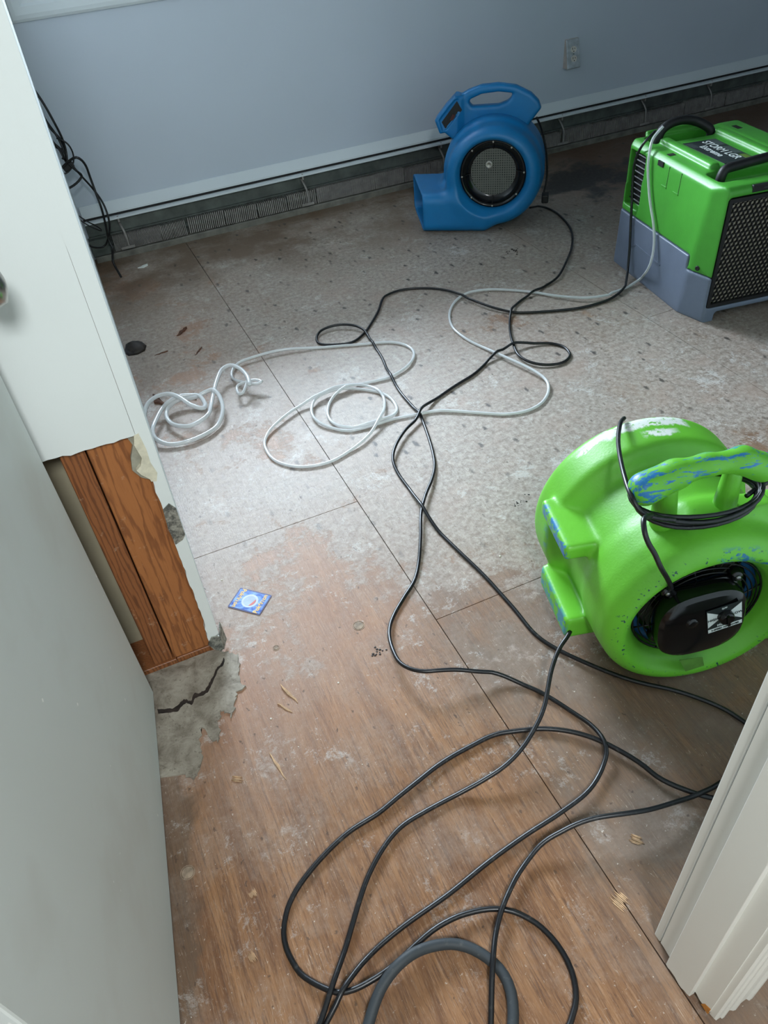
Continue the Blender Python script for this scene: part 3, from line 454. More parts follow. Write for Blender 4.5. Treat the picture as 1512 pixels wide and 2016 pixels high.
P_HA=[(1.9855,2.227,0.503),(1.9654,2.2281,0.486),(1.943,2.2177,0.4766),(1.9258,2.2058,0.4631),(1.9148,2.1946,0.4461),(1.9078,2.187,0.425),(1.9055,2.1818,0.398),(1.9037,2.1742,0.3771),(1.902,2.1645,0.3542),(1.8998,2.1539,0.3322),(1.8971,2.1423,0.3108),(1.8942,2.129,0.289),(1.8915,2.1153,0.27),(1.8886,2.1003,0.2506),(1.8856,2.0868,0.231),(1.8824,2.0755,0.2112),(1.8792,2.0657,0.1913),(1.876,2.0579,0.172),(1.8721,2.0518,0.1495),(1.8682,2.0484,0.1284),(1.8612,2.0445,0.1072),(1.8563,2.0489,0.084),(1.8629,2.0624,0.0679),(1.8736,2.0821,0.0482),(1.8846,2.1017,0.0296),(1.8921,2.1151,0.0168),(1.8756,2.112,0.0132),(1.8517,2.1076,0.0088),(1.8249,2.1029,0.0053),(1.7968,2.0977,0.0063),(1.7659,2.0928,0.0085),(1.74,2.0891,0.0103),(1.7233,2.0803,0.0112),(1.7041,2.0831,0.0118),(1.678,2.0887,0.0123),(1.6512,2.098,0.0124),(1.6296,2.1109,0.0121),(1.6106,2.1273,0.0115),(1.5925,2.1464,0.0107),(1.5757,2.1662,0.0097),(1.5595,2.1865,0.0086),(1.5448,2.2083,0.0076),(1.5308,2.2299,0.0068),(1.5158,2.2506,0.0061),(1.4993,2.2703,0.0056),(1.4821,2.2891,0.0054),(1.4639,2.3067,0.0054),(1.4448,2.3231,0.0057),(1.425,2.3392,0.0061),(1.4043,2.3537,0.0066),(1.3828,2.365,0.0071),(1.36,2.3735,0.0076),(1.3363,2.3796,0.008),(1.3129,2.382,0.0082),(1.2906,2.3793,0.0082),(1.2688,2.3717,0.008),(1.248,2.3605,0.0075),(1.2288,2.3473,0.0068),(1.2132,2.3341,0.0059),(1.1985,2.3187,0.0049),(1.1842,2.3004,0.0048),(1.1715,2.2815,0.0048),(1.159,2.259,0.0048),(1.1484,2.2352,0.0048),(1.1401,2.2122,0.0048),(1.1334,2.1878,0.0048),(1.1303,2.1633,0.0048),(1.1303,2.137,0.0048),(1.1314,2.1151,0.0048),(1.1338,2.0918,0.0048),(1.1378,2.0674,0.0048),(1.1432,2.0442,0.0048),(1.15,2.022,0.0048),(1.1564,1.9966,0.0066),(1.1628,1.9706,0.0085),(1.1687,1.9458,0.0102),(1.1744,1.9218,0.0117),(1.1805,1.8977,0.013),(1.1866,1.8749,0.0138),(1.1928,1.8546,0.0138),(1.2,1.8303,0.0138),(1.2064,1.8076,0.0138),(1.2115,1.7862,0.0138),(1.2158,1.7624,0.0134),(1.219,1.7381,0.0121),(1.2177,1.7152,0.0107),(1.2118,1.6965,0.0093),(1.2024,1.6787,0.0078),(1.1904,1.6626,0.0064),(1.1754,1.648,0.0051),(1.1569,1.6341,0.0048),(1.1375,1.6232,0.0048),(1.1141,1.6155,0.0048),(1.0899,1.6126,0.0048),(1.0655,1.6143,0.0048),(1.0405,1.6208,0.0048),(1.0161,1.631,0.0048),(0.997,1.6426,0.0048),(0.9784,1.6567,0.0048),(0.9593,1.6716,0.0048),(0.9416,1.6852,0.0048),(0.9229,1.699,0.0054),(0.905,1.7122,0.0058),(0.8867,1.7254,0.0061),(0.8693,1.7383,0.0062),(0.8491,1.749,0.0061),(0.8263,1.756,0.0058),(0.8007,1.7617,0.0052),(0.7761,1.7668,0.0048),(0.7498,1.7726,0.0048),(0.7246,1.7776,0.0048),(0.7004,1.7804,0.0048),(0.6775,1.7811,0.0048),(0.6545,1.7815,0.0048),(0.6295,1.7828,0.0048),(0.602,1.7843,0.0048),(0.5777,1.7896,0.0048),(0.5555,1.8041,0.0048),(0.537,1.8236,0.0061),(0.5242,1.8405,0.0074),(0.5124,1.86,0.0089),(0.5043,1.8797,0.0104),(0.5008,1.9029,0.0118),(0.5026,1.9265,0.0131),(0.5094,1.9484,0.0138),(0.5201,1.9703,0.0138),(0.5339,1.9897,0.0138),(0.5513,2.0033,0.0138),(0.5742,2.0102,0.0138),(0.5977,2.0134,0.0129),(0.6194,2.0133,0.0118),(0.641,2.0089,0.0104),(0.6617,2.0007,0.0088),(0.6817,1.9891,0.0069),(0.701,1.9756,0.005),(0.7181,1.9583,0.0048),(0.734,1.9384,0.0048),(0.7458,1.9179,0.0048),(0.7532,1.8916,0.0048),(0.7544,1.865,0.0048),(0.7505,1.8374,0.0048),(0.7413,1.8132,0.0048),(0.7207,1.7934,0.0087),(0.6989,1.7857,0.0131),(0.6782,1.7863,0.0132),(0.6553,1.7875,0.0126),(0.6309,1.7882,0.013),(0.6066,1.7931,0.0093),(0.5867,1.8023,0.0062),(0.5677,1.8153,0.0071),(0.5534,1.8299,0.0078),(0.5434,1.8538,0.0084),(0.5418,1.8794,0.0087),(0.5462,1.9047,0.0087),(0.5563,1.9299,0.0084),(0.5681,1.9508,0.008),(0.5828,1.9707,0.0075),(0.6011,1.987,0.0102),(0.6239,1.9985,0.0146),(0.6489,2.005,0.019),(0.6762,2.0064,0.0146),(0.7014,1.9992,0.0102),(0.7217,1.9795,0.008),(0.731,1.9545,0.0124),(0.7354,1.9268,0.0131),(0.7355,1.9046,0.0087),(0.7291,1.8798,0.0089),(0.7214,1.861,0.0096),(0.7112,1.8399,0.0108),(0.6977,1.8178,0.0152),(0.6823,1.7984,0.0196),(0.6655,1.7803,0.0197),(0.6468,1.7624,0.0153),(0.6273,1.746,0.0115),(0.6086,1.7321,0.0107),(0.5878,1.7197,0.0096),(0.5665,1.7096,0.0082),(0.5457,1.7016,0.0066),(0.5259,1.6953,0.0051),(0.5015,1.687,0.0048),(0.4784,1.6816,0.0048),(0.455,1.6805,0.0048),(0.4332,1.6832,0.0048),(0.4107,1.6891,0.0048),(0.3896,1.6979,0.0048),(0.3699,1.7111,0.0048),(0.351,1.7301,0.0048),(0.3358,1.7519,0.0048),(0.326,1.7748,0.0048),(0.3217,1.8005,0.0048),(0.321,1.8256,0.0048),(0.3231,1.851,0.0048),(0.3306,1.8735,0.0059),(0.3427,1.8928,0.0077),(0.3572,1.91,0.0093),(0.3782,1.9277,0.0109),(0.3963,1.94,0.0118),(0.4178,1.9535,0.0124),(0.4409,1.9667,0.0127),(0.4639,1.9778,0.0125),(0.4872,1.986,0.0126),(0.5113,1.9921,0.017),(0.535,1.9972,0.0214),(0.5569,2.002,0.0219),(0.583,2.0082,0.022),(0.6065,2.0131,0.0221),(0.6271,2.0165,0.0192),(0.6493,2.0186,0.0148),(0.6714,2.0176,0.0104),(0.6927,2.0144,0.006),(0.7167,2.0096,0.0052),(0.7402,2.0054,0.0053),(0.762,2.002,0.0056),(0.7833,1.9995,0.0059),(0.8056,2.0005,0.0064),(0.8266,2.0051,0.0069),(0.8488,2.0125,0.0073),(0.8699,2.0222,0.0077),(0.8897,2.0352,0.0079),(0.9093,2.0528,0.008),(0.9253,2.0725,0.0077),(0.9364,2.0947,0.0072),(0.9417,2.1203,0.0065),(0.9396,2.1463,0.0055),(0.932,2.1679,0.0048),(0.9186,2.1881,0.0048),(0.8994,2.2064,0.0048),(0.8827,2.2165,0.0048),(0.8632,2.2254,0.0048),(0.8414,2.2338,0.0048),(0.8178,2.243,0.0048),(0.796,2.2522,0.0048),(0.7756,2.2608,0.0048),(0.754,2.2699,0.0048),(0.7317,2.2792,0.0048),(0.7093,2.2887,0.0048),(0.6874,2.2983,0.0048),(0.6656,2.3084,0.0048),(0.642,2.3168,0.0066),(0.6186,2.3254,0.0086),(0.5958,2.3337,0.0104),(0.5738,2.341,0.0119),(0.5531,2.3465,0.0131),(0.5264,2.3517,0.0138),(0.5015,2.3548,0.0138),(0.4781,2.3558,0.0138),(0.4562,2.3556,0.0138),(0.4292,2.3545,0.0138),(0.4052,2.3523,0.013),(0.3851,2.3468,0.0118),(0.3664,2.3334,0.0103),(0.353,2.3155,0.0087),(0.3447,2.2965,0.0071),(0.3417,2.2754,0.0062),(0.3425,2.2545,0.0106),(0.3491,2.2316,0.015),(0.359,2.2104,0.0194),(0.3687,2.1877,0.0238),(0.3794,2.1679,0.0282),(0.3963,2.151,0.0326),(0.4137,2.1521,0.0348),(0.3975,2.1737,0.0348),(0.3747,2.183,0.0304),(0.3539,2.1898,0.026),(0.3388,2.1905,0.0216),(0.33,2.1664,0.0193),(0.3296,2.1362,0.0237),(0.341,2.1306,0.0281),(0.3557,2.1493,0.0325),(0.3693,2.1728,0.0369),(0.3739,2.1817,0.0391)]
P_HB=[(0.3682,2.1352,0.0458),(0.3735,2.1566,0.0495),(0.3754,2.1825,0.0513),(0.3746,2.2068,0.0514),(0.3711,2.2312,0.0508),(0.3644,2.2566,0.0492),(0.3551,2.2794,0.0471),(0.3395,2.2923,0.0451),(0.3155,2.2841,0.0424),(0.3024,2.2677,0.0403),(0.2885,2.2439,0.0379),(0.2747,2.2171,0.0357),(0.2646,2.1952,0.0339),(0.2544,2.1713,0.0318),(0.2446,2.1475,0.03),(0.2355,2.1258,0.0291),(0.2258,2.0993,0.03),(0.2171,2.0753,0.0322),(0.2052,2.0565,0.0335),(0.187,2.0427,0.0331),(0.1655,2.0341,0.0319),(0.1457,2.0332,0.03),(0.1253,2.0465,0.0265),(0.108,2.0695,0.0221),(0.0954,2.0925,0.0204),(0.0895,2.1191,0.0207),(0.0908,2.1443,0.0207),(0.0975,2.1689,0.0204),(0.1081,2.1884,0.0208),(0.1276,2.2003,0.0233),(0.1502,2.2029,0.0258),(0.1715,2.1942,0.0267),(0.194,2.1837,0.0293),(0.2163,2.1835,0.0337),(0.2386,2.1849,0.0381),(0.2566,2.1771,0.0425),(0.2654,2.1548,0.0381),(0.267,2.1325,0.0337),(0.2649,2.1039,0.0293),(0.2594,2.0787,0.0249),(0.2505,2.0556,0.0205),(0.238,2.0351,0.0161),(0.2221,2.0175,0.0117),(0.2027,2.0029,0.0121),(0.1814,1.9931,0.0122),(0.1581,1.9868,0.012),(0.134,1.9837,0.0115),(0.1095,1.9849,0.0109),(0.0833,1.9914,0.01),(0.0617,2.0015,0.0118),(0.0439,2.0197,0.0162),(0.0339,2.0403,0.0206),(0.0322,2.063,0.025),(0.0386,2.086,0.0283),(0.0467,2.1065,0.0283),(0.057,2.1279,0.0274),(0.0679,2.1479,0.0275),(0.0798,2.1684,0.028),(0.0933,2.1862,0.0285),(0.1114,2.1984,0.0321),(0.1352,2.2043,0.036),(0.1586,2.2043,0.0373),(0.1813,2.2002,0.0329),(0.2015,2.1898,0.0336),(0.2115,2.1718,0.0334),(0.2142,2.1473,0.036),(0.2139,2.1214,0.0403),(0.2123,2.1015,0.0434),(0.2039,2.0802,0.047),(0.1888,2.0826,0.0514),(0.1695,2.1059,0.0558),(0.1596,2.1283,0.0586),(0.1498,2.1546,0.0605),(0.1386,2.1768,0.0604),(0.1261,2.1967,0.0583),(0.1122,2.2108,0.0558),(0.0841,2.2164,0.0532),(0.0598,2.2084,0.0488),(0.0416,2.189,0.0444),(0.0317,2.1651,0.04),(0.0254,2.1443,0.0356)]
WALL_CORDS=[[(0.0382,3.4,0.7654),(0.0482,3.4099,0.7436),(0.056,3.4063,0.7236),(0.0649,3.3999,0.6987),(0.0718,3.3958,0.6749),(0.0772,3.3924,0.6517),(0.0821,3.3906,0.628),(0.0864,3.392,0.6053),(0.0904,3.3972,0.5829),(0.0934,3.403,0.5615),(0.0948,3.4069,0.5371),(0.0936,3.4088,0.5108),(0.0894,3.4037,0.4877),(0.0851,3.393,0.468),(0.0981,3.3919,0.4433),(0.1126,3.3984,0.4222),(0.1207,3.4086,0.4058),(0.103,3.4069,0.3899),(0.0795,3.4007,0.3797),(0.0558,3.3925,0.3745),(0.0304,3.3936,0.3658)],
[(0.0509,3.3804,0.4518),(0.072,3.3785,0.4652),(0.097,3.3716,0.4794),(0.1206,3.3625,0.487),(0.138,3.3665,0.4706),(0.1461,3.3726,0.447),(0.1477,3.3787,0.4235),(0.1483,3.382,0.3991),(0.1492,3.3792,0.376),(0.1498,3.3736,0.3529),(0.1506,3.369,0.3295),(0.1517,3.3642,0.3063),(0.152,3.3622,0.2814),(0.1511,3.3652,0.2576),(0.1496,3.3706,0.2324),(0.1478,3.3753,0.2085),(0.1447,3.379,0.1822),(0.1418,3.3812,0.1585),(0.1428,3.3771,0.1361),(0.1463,3.3664,0.1157),(0.1378,3.3673,0.0918),(0.1299,3.3645,0.0647),(0.1319,3.3515,0.0436),(0.1368,3.3339,0.0215),(0.1406,3.3211,0.006)],
[(0.0709,3.4331,0.4766),(0.0909,3.4187,0.4603),(0.1005,3.416,0.4424),(0.111,3.4155,0.4193),(0.1215,3.418,0.397),(0.1323,3.4237,0.3748),(0.1427,3.4295,0.3522),(0.1523,3.4323,0.3288),(0.1612,3.4322,0.3044),(0.1675,3.4298,0.2803),(0.1704,3.424,0.2561),(0.1703,3.4171,0.232),(0.1677,3.4148,0.2083),(0.1626,3.4168,0.1847),(0.1546,3.4204,0.162),(0.1429,3.4262,0.1382),(0.1289,3.4323,0.1169),(0.1108,3.4326,0.1061),(0.0885,3.4251,0.1121),(0.0668,3.4161,0.1244),(0.0523,3.4166,0.1428),(0.046,3.4255,0.162)],
[(0.0742,3.4014,0.5561),(0.0942,3.3926,0.5463),(0.1084,3.3913,0.5291),(0.1142,3.398,0.5073),(0.1143,3.405,0.4837),(0.106,3.4097,0.4596),(0.0889,3.401,0.4403),(0.0639,3.392,0.4301),(0.0394,3.3983,0.4341)],
[(0.0344,3.4044,0.7282),(0.0395,3.4046,0.7073),(0.0464,3.4065,0.6784),(0.0508,3.4112,0.6577),(0.0554,3.4172,0.6355),(0.0604,3.421,0.6145),(0.0676,3.4205,0.5927),(0.075,3.4171,0.5725),(0.0808,3.4119,0.5498),(0.0845,3.4041,0.525),(0.0862,3.4031,0.4992),(0.0858,3.4092,0.4721)],
[(0.0479,3.4144,0.667),(0.0473,3.4193,0.6471),(0.0469,3.4257,0.6192),(0.0479,3.4296,0.5939),(0.0497,3.4321,0.5685),(0.0526,3.433,0.5457),(0.0648,3.4255,0.5274),(0.0766,3.4159,0.5104),(0.0774,3.4171,0.4846),(0.081,3.432,0.4589)],
[(0.0479,3.3972,0.5721),(0.0575,3.4068,0.5489),(0.0663,3.4083,0.5253),(0.0721,3.4002,0.5054),(0.0757,3.3927,0.4834)],
[(0.0334,3.4186,0.2791),(0.0471,3.4186,0.2529),(0.0604,3.4128,0.2377),(0.0765,3.4057,0.2213),(0.0928,3.4031,0.2062),(0.1098,3.4054,0.1927),(0.1259,3.4152,0.1785),(0.1255,3.4194,0.1855),(0.1092,3.4109,0.2075),(0.0927,3.4036,0.2235),(0.0767,3.4027,0.24),(0.0609,3.4073,0.2569),(0.0473,3.4125,0.2721),(0.0327,3.4195,0.2907)],
[(0.0491,3.4339,0.7204),(0.0503,3.4304,0.7032),(0.0521,3.4255,0.6786),(0.0544,3.4213,0.6548),(0.0569,3.4173,0.6303),(0.0605,3.4147,0.6068),(0.0678,3.4165,0.584),(0.0796,3.4232,0.5618),(0.0882,3.4291,0.542),(0.0881,3.4327,0.5128),(0.0759,3.4276,0.5096),(0.056,3.4169,0.5304),(0.038,3.418,0.554)]]

# ------------------------------------------------------------------ setting: floor
fl = tag(MB().box(-2.0, 5.4, -2.0, 3.72, -.06, -.0225).build('floor', M['jointdark']), 'old glue-stained plywood subfloor of the whole room and doorway', kind='structure')
cols = [(-1.985, -.748, [(-2, -.95), (-.95, 1.487), (1.487, 3.7)]), (-.748, .472, [(-2, -.95), (-.95, 1.487), (1.487, 3.7)]),
        (.472, 1.742, [(-2, -1.42), (-1.42, 1.020), (1.020, 3.46), (3.46, 3.7)]), (1.742, 2.96, [(-2, -.55), (-.55, 1.888), (1.888, 3.7)]),
        (2.96, 4.18, [(-2, 1.3), (1.3, 3.7)]), (4.18, 5.4, [(-2, .6), (.6, 3.7)])]
g = .0011
for i, (x0, x1, ys) in enumerate(cols):
    for j, (y0, y1) in enumerate(ys):
        b = MB(); X0, X1, Y0, Y1 = x0+g, x1-g, y0+g, y1-g
        b.box(X0, X1, Y0, Y1, -.022, 0)
        b.build('plywood_sheet', M['floor'], fl)
# ------------------------------------------------------------------ walls
def struct(o, label): return tag(o, label, kind='structure')
WX0, WX1, WZ0, WZ1 = .125, 1.56, .99, 2.05
b = MB(); b.box(-.2, WX0, 3.6, 3.72, 0, 2.45); b.box(WX1, 5.3, 3.6, 3.72, 0, 2.45); b.box(WX0, WX1, 3.6, 3.72, 0, WZ0); b.box(WX0, WX1, 3.6, 3.72, WZ1, 2.45)
struct(b.build('wall_back', M['wall']), 'pale grey-blue painted back wall above the baseboard heater')
# left wall of the room, its near end is the corner with the hole
def lx(y): return .011+(y-1.165)*.0215
b = MB(); b.hexa([(lx(1.178), 1.178, .02), (lx(3.6), 3.6, .02), (lx(3.6)-.0127, 3.6, .02), (lx(1.178)-.0127, 1.178, .02)], [(lx(1.178)+.013, 1.178, 2.45), (lx(3.6), 3.6, 2.45), (lx(3.6)-.0127, 3.6, 2.45), (lx(1.178), 1.178, 2.45)])
b.box(-.2, .05, 3.0, 3.6, 0, 2.45)
struct(b.build('wall_left', M['white']), 'white left wall of the room seen almost edge-on')
# drywall facing the doorway, cut off at knee height with a slightly wavy edge
ZC = .607; pts = [(-1.0, 2.45), (-1.0, ZC)]; rnd = random.Random(3)
xx = -.30
while xx < -.012: pts.append((xx, ZC+rnd.uniform(-.0016, .0014)+(.003 if xx < -.13 else 0))); xx += .012
L1 = [(-.0105, ZC)]; L1 += [(-.0105, 2.45)]
b = MB(); b.prism(pts+L1, 1.165, 1.1777, lambda p, t: (p[0], t, p[1]))
wf = struct(b.build('wall_front', M['white']), 'white wall panel facing the doorway, its lower part cut away to bare studs')
# corner strip that was left standing beside the cut
z = .045; inn = []
while z < ZC: inn.append((-.0105+rnd.uniform(-.0016, .0016)-(.003 if z < .1 else 0), z)); z += .014
b = MB(); b.prism([(.011, .06)]+[(.024, 2.45), (-.0106, 2.45), (-.0106, .95), (-.0101, .93), (-.0099, ZC)]+inn[::-1], 1.1645, 1.1777, lambda p, t: (p[0], t, p[1]))
b.build('corner_strip', M['white'], wf)
b = MB(); pg = [(-.0105, .607), (-.026, .609), (-.020, .585), (-.031, .560), (-.036, .535), (-.026, .515), (-.011, .503), (-.002, .512), (-.005, .56)]
b.prism(pg, 1.172, 1.1797, lambda p, t: (p[0], t, p[1])); tag(b.build('compound_patch', M['compoundgrey'], wf), 'grey-beige flake of old compound by the cut')
b = MB(); pg = [(-.013, .608), (-.0045, .610), (-.001, .575), (-.002, .545), (.003, .52), (-.003, .503), (-.012, .506), (-.013, .512), (-.024, .526), (-.029, .538), (-.020, .545), (-.0135, .56), (-.018, .59)]
b.prism(pg, 1.1630, 1.1790, lambda p, t: (p[0], t, p[1])); tag(b.build('compound_patch', M['compound'], wf), 'cream lump of joint compound at the cut corner')
b = MB(); pg = [(-.010, .436), (.004, .446), (.0135, .430), (.0132, .362), (.006, .352), (-.010, .346), (-.013, .39)]
b.prism(pg, 1.1620, 1.1655, lambda p, t: (p[0], t, p[1])); tag(b.build('corner_bead', M['galv'], wf), 'bare patch of galvanised corner bead')
b = MB(); pg = [(-.018, .040), (-.006, .058), (.010, .054), (.0125, .012), (.004, .004), (-.010, .018)]
b.prism(pg, 1.161, 1.1655, lambda p, t: (p[0], t, p[1])); b.hexa([(.011, 1.161, .006), (.024, 1.185, .010), (.022, 1.187, .010), (.009, 1.163, .006)], [(.011, 1.161, .050), (.022, 1.192, .062), (.020, 1.194, .062), (.009, 1.163, .050)])
tag(b.build('corner_bead', M['galv'], wf), 'crumpled metal end of the corner bead near the floor')
b = MB().box(-1.0, -.0, 1.27, 1.283, 0, 2.45).build('cavity_board', M['cavity'], wf)
def board(x0, x1, y0, y1, z0, z1, mat, name='stud'):
    o = MB().box(x0, x1, y0, y1, z0, z1).build(name, mat, wf, bevel=.0015, seg=1); return o
board(-.0955, -.006, 1.180, 1.218, .018, 2.4, M['stud'])
board(-.140, -.0985, 1.1815, 1.269, .018, 2.4, M['studd'])
board(-.42, -.0925, 1.176, 1.27, -.01, .017, M['studd'], 'sill_plate')
board(-.0915, .004, 1.178, 1.27, -.01, .0165, M['studd'], 'sill_plate')
# doorway wall, to the right of the jamb and over the opening
b = MB(); b.box(.505, 5.3, .155, .262, 0, 2.45); b.box(-1.0, .505, .155, .262, 2.08, 2.45); b.box(-1.0, -.335, .155, .262, 0, 2.08)
struct(b.build('wall_doorway', M['white']), 'wall around the doorway the picture is taken through')
struct(MB().box(5.3, 5.42, .15, 3.72, 0, 2.45).build('wall_right', M['wall']), 'far right wall of the room')
b = MB(); b.box(-1.12, -1.0, -2, 1.28, 0, 2.45); b.box(-1.0, 1.5, -2.1, -2, 0, 2.45); b.box(1.4, 1.5, -2, .155, 0, 2.45)
struct(b.build('wall_hallway', M['white']), 'walls of the hallway behind the doorway')
struct(MB().box(-1.15, 5.42, -2.1, 3.72, 2.45, 2.55).build('ceiling', M['ceil']), 'plain white ceiling')
# ------------------------------------------------------------------ floor details at the cut wall: damp plaster skim with a dark crack
rnd = random.Random(11)
edge = [(-.20, 1.176), (-.02, 1.176), (.012, 1.156), (.032, 1.135), (.030, 1.10), (.018, 1.075), (.024, 1.045), (.006, 1.04), (-.008, 1.012), (-.020, .985), (-.034, 1.005), (-.048, .99), (-.058, .95), (-.070, .945), (-.080, .985), (-.092, .975), (-.100, .93), (-.112, .895), (-.128, .88), (-.145, .90), (-.20, .90)]
edge = [(e_.x+rnd.uniform(-.004, .004)*(1 if e_.y < 1.17 else 0), e_.y+(rnd.uniform(-.005, .005) if e_.y < 1.165 else 0)) for e_ in catmull([(q[0], q[1], 0) for q in edge[1:-1]], 5)]; edge = [(-.20, 1.176)]+edge+[(-.20, .92)]
pl = MB().prism(edge, .0001, .0035, lambda p, t: (p[0], p[1], t)).build('plaster_residue', M['plaster'])
tag(pl, 'grey plaster residue with a dark damp crack, stuck to the floor below the cut wall', 'plaster')
ck = [(-.160, 1.068), (-.140, 1.060), (-.122, 1.055), (-.112, 1.062), (-.100, 1.066), (-.090, 1.056), (-.080, 1.070), (-.066, 1.068), (-.052, 1.072), (-.040, 1.086), (-.026, 1.104), (-.016, 1.118), (-.004, 1.124), (.004, 1.137)]
b = MB(); up = []; dn = []
for i, (x, y) in enumerate(catmull([(a, c, 0) for a, c in ck], 4)[:][0:0] or [(p.x, p.y) for p in catmull([(a, c, 0) for a, c in ck], 4)]):
    wdt = .0045+rnd.uniform(0, .0045)-(.0022 if x > -.03 else 0); up.append((x, y+wdt)); dn.append((x, y-wdt*.6))
for i in range(len(up)-1): b.prism([dn[i], dn[i+1], up[i+1], up[i]], .0034, .0040, lambda p, t: (p[0], p[1], t))
b.build('damp_crack', M['rot'], pl)
# ------------------------------------------------------------------ baseboard heater
H0, H1 = .072, 5.25
ht = tag(empty('baseboard_heater', (2.6, 3.55, 0)), 'long hot-water baseboard heater with its front cover missing along the back wall', 'heater'); IH = lambda o: (setattr(o, 'location', (-2.6, -3.55, 0)), o)[1]
def hp(name, b, mat, **k): return IH(b.build(name, mat, ht, **k))
b = MB(); b.prism([(3.600, .232), (3.5955, .232), (3.563, .197), (3.563, .1895), (3.600, .1895)], H0, H1, lambda p, t: (t, p[0], p[1])); hp('top_trim', b, M['winwhite'])
hp('shadow_gap', MB().box(H0, H1, 3.572, 3.600, .176, .190), M['heatergap'])
b = MB(); b.prism([(3.562, .177), (3.549, .1735), (3.549, .1665), (3.552, .1665), (3.556, .172), (3.600, .1735), (3.600, .177)], H0, H1, lambda p, t: (t, p[0], p[1])); hp('top_lip', b, M['winwhite'])
hp('back_panel', MB().box(H0, H1, 3.588, 3.600, .012, .176), M['heaterback'])
hp('copper_pipe', MB().tube([(H0, 3.567, .068), (H1, 3.567, .068)], .010, 10), M['heaterback'], smooth=True)
b = MB(); b.prism([(3.545, .0), (3.545, .022), (3.549, .026), (3.588, .026), (3.588, .0)], H0, H1, lambda p, t: (t, p[0], p[1])); hp('base_channel', b, M['heaterbase'])
hp('foil_strip', MB().box(H0, H1, 3.5755, 3.588, .098, .104), M['heaterback'])
rnd = random.Random(5); fb = MB(); x = .165; brk = [.16, .275, 1.075, 1.82, 2.50, 3.02, 3.46, 4.3]
while x < 5.2:
    seglen = rnd.uniform(.06, .30); t0 = rnd.uniform(-.002, .002); z1 = .098+rnd.uniform(-.006, .003); lean = rnd.uniform(-.25, .25); pitch = rnd.choice([.0056, .0064, .0072, .009])
    e = x+seglen
    while x < e and x < 5.2:
        zz = z1+rnd.uniform(-.0012, .0012); dx = lean*.008; th = .00095; yf = 3.5515+t0+rnd.uniform(-.0008, .0008)
        fb.hexa([(x, yf, .031), (x+th, yf, .031), (x+th, 3.583, .031), (x, 3.583, .031)], [(x+dx, yf, zz), (x+dx+th, yf, zz), (x+dx+th, 3.583, zz), (x+dx, 3.583, zz)])
        fb.hexa([(x, yf, .031), (x+pitch*.5, yf-.0004, .031), (x+pitch*.5, yf+.0008, .031), (x, yf+.0006, .031)], [(x+dx, yf, zz), (x+dx+pitch*.5, yf-.0004, zz), (x+dx+pitch*.5, yf+.0008, zz), (x+dx, yf+.0006, zz)])
        x += pitch
    x += rnd.uniform(.001, .004)
    if rnd.random() < .3: x += .006
fo = hp('fin_rows', fb, M['fin']); fo['kind'] = 'stuff'
for x in (.215, 1.075, 1.80, 2.50, 3.02, 3.46, 4.3):
    b = MB(); b.box(x-.002, x+.012, 3.5485, 3.5505, .050, .176) if x > 5 else None
    b.tube([(x, 3.585, .150), (x+.004, 3.56, .128), (x+.008, 3.547, .108), (x+.010, 3.544, .075), (x+.010, 3.544, .046)], .0055, 6, flat=.45)
    b.box(x-.026, x+.034, 3.540, 3.545, .034, .046); b.box(x-.004, x+.004, 3.552, 3.586, .150, .176)
    hp('bracket', b, M['fin'], bevel=.001, seg=1)
hp('end_plate', MB().box(H0-.006, H0+.07, 3.546, 3.588, .03, .10), M['heaterback'])
# ------------------------------------------------------------------ window (lower left corner in view)
wn = struct(MB().box(WX0, WX1, 3.63, 3.69, WZ0, WZ0+.035).build('window_1', M['winwhite']), 'white framed window whose lower left corner shows at the top of the picture')
def frame_bars(name, o, wd, y0, y1, mat, parent, prof=None):
    x0, x1, z0, z1 = o; i = (x0+wd, x1-wd, z0+wd, z1-wd); out = []
    sides = [[(x0, z0), (x1, z0), (i[1], i[2]), (i[0], i[2])], [(x0, z1), (x0, z0), (i[0], i[2]), (i[0], i[3])], [(x1, z0), (x1, z1), (i[1], i[3]), (i[1], i[2])], [(x1, z1), (x0, z1), (i[0], i[3]), (i[1], i[3])]]
    for q in sides:
        b = MB()
        def lerp(k): return [tuple(q[0][j]*(1-k)+q[3][j]*k for j in (0, 1)), tuple(q[1][j]*(1-k)+q[2][j]*k for j in (0, 1))]
        steps = prof or [(0, y0), (1, y0)]
        v = []; 
        for k, y in steps:
            a, c = lerp(k); v += [(a[0], y, a[1]), (c[0], y, c[1])]
        a, c = lerp(steps[-1][0]); v += [(a[0], y1, a[1]), (c[0], y1, c[1])]
        a, c = lerp(steps[0][0]); v += [(a[0], y1, a[1]), (c[0], y1, c[1])]
        n = len(v)//2; f = [(2*k, 2*k+1, (2*k+3) % (2*n), (2*k+2) % (2*n)) for k in range(n)]
        f += [tuple(2*k for k in range(n))[::-1], tuple(2*k+1 for k in range(n))]
        b.add(v, f); out.append(b.build(name, mat, parent))
    return out
frame_bars('window_casing', (.058, WX1+.067, .912, WZ1+.078), .075, 3.580, 3.6, M['winwhite'], wn, [(0, 3.588), (.12, 3.582), (.3, 3.580), (.62, 3.581), (.74, 3.586), (.94, 3.588), (1, 3.592)])
frame_bars('window_sash', (WX0, WX1, WZ0, WZ1), .045, 3.625, 3.665, M['winwhite'], wn)
MB().box(WX0+.04, WX1-.04, 3.648, 3.652, WZ0+.04, WZ1-.04).build('window_pane', M['glass'], wn)
MB().box(.82, .86, 3.63, 3.668, WZ0+.04, WZ1-.04).build('window_mullion', M['winwhite'], wn)
b = MB(); b.box(WX0, WX1, 3.598, 3.63, WZ0-.004, WZ0); b.build('window_reveal', M['winwhite'], wn)
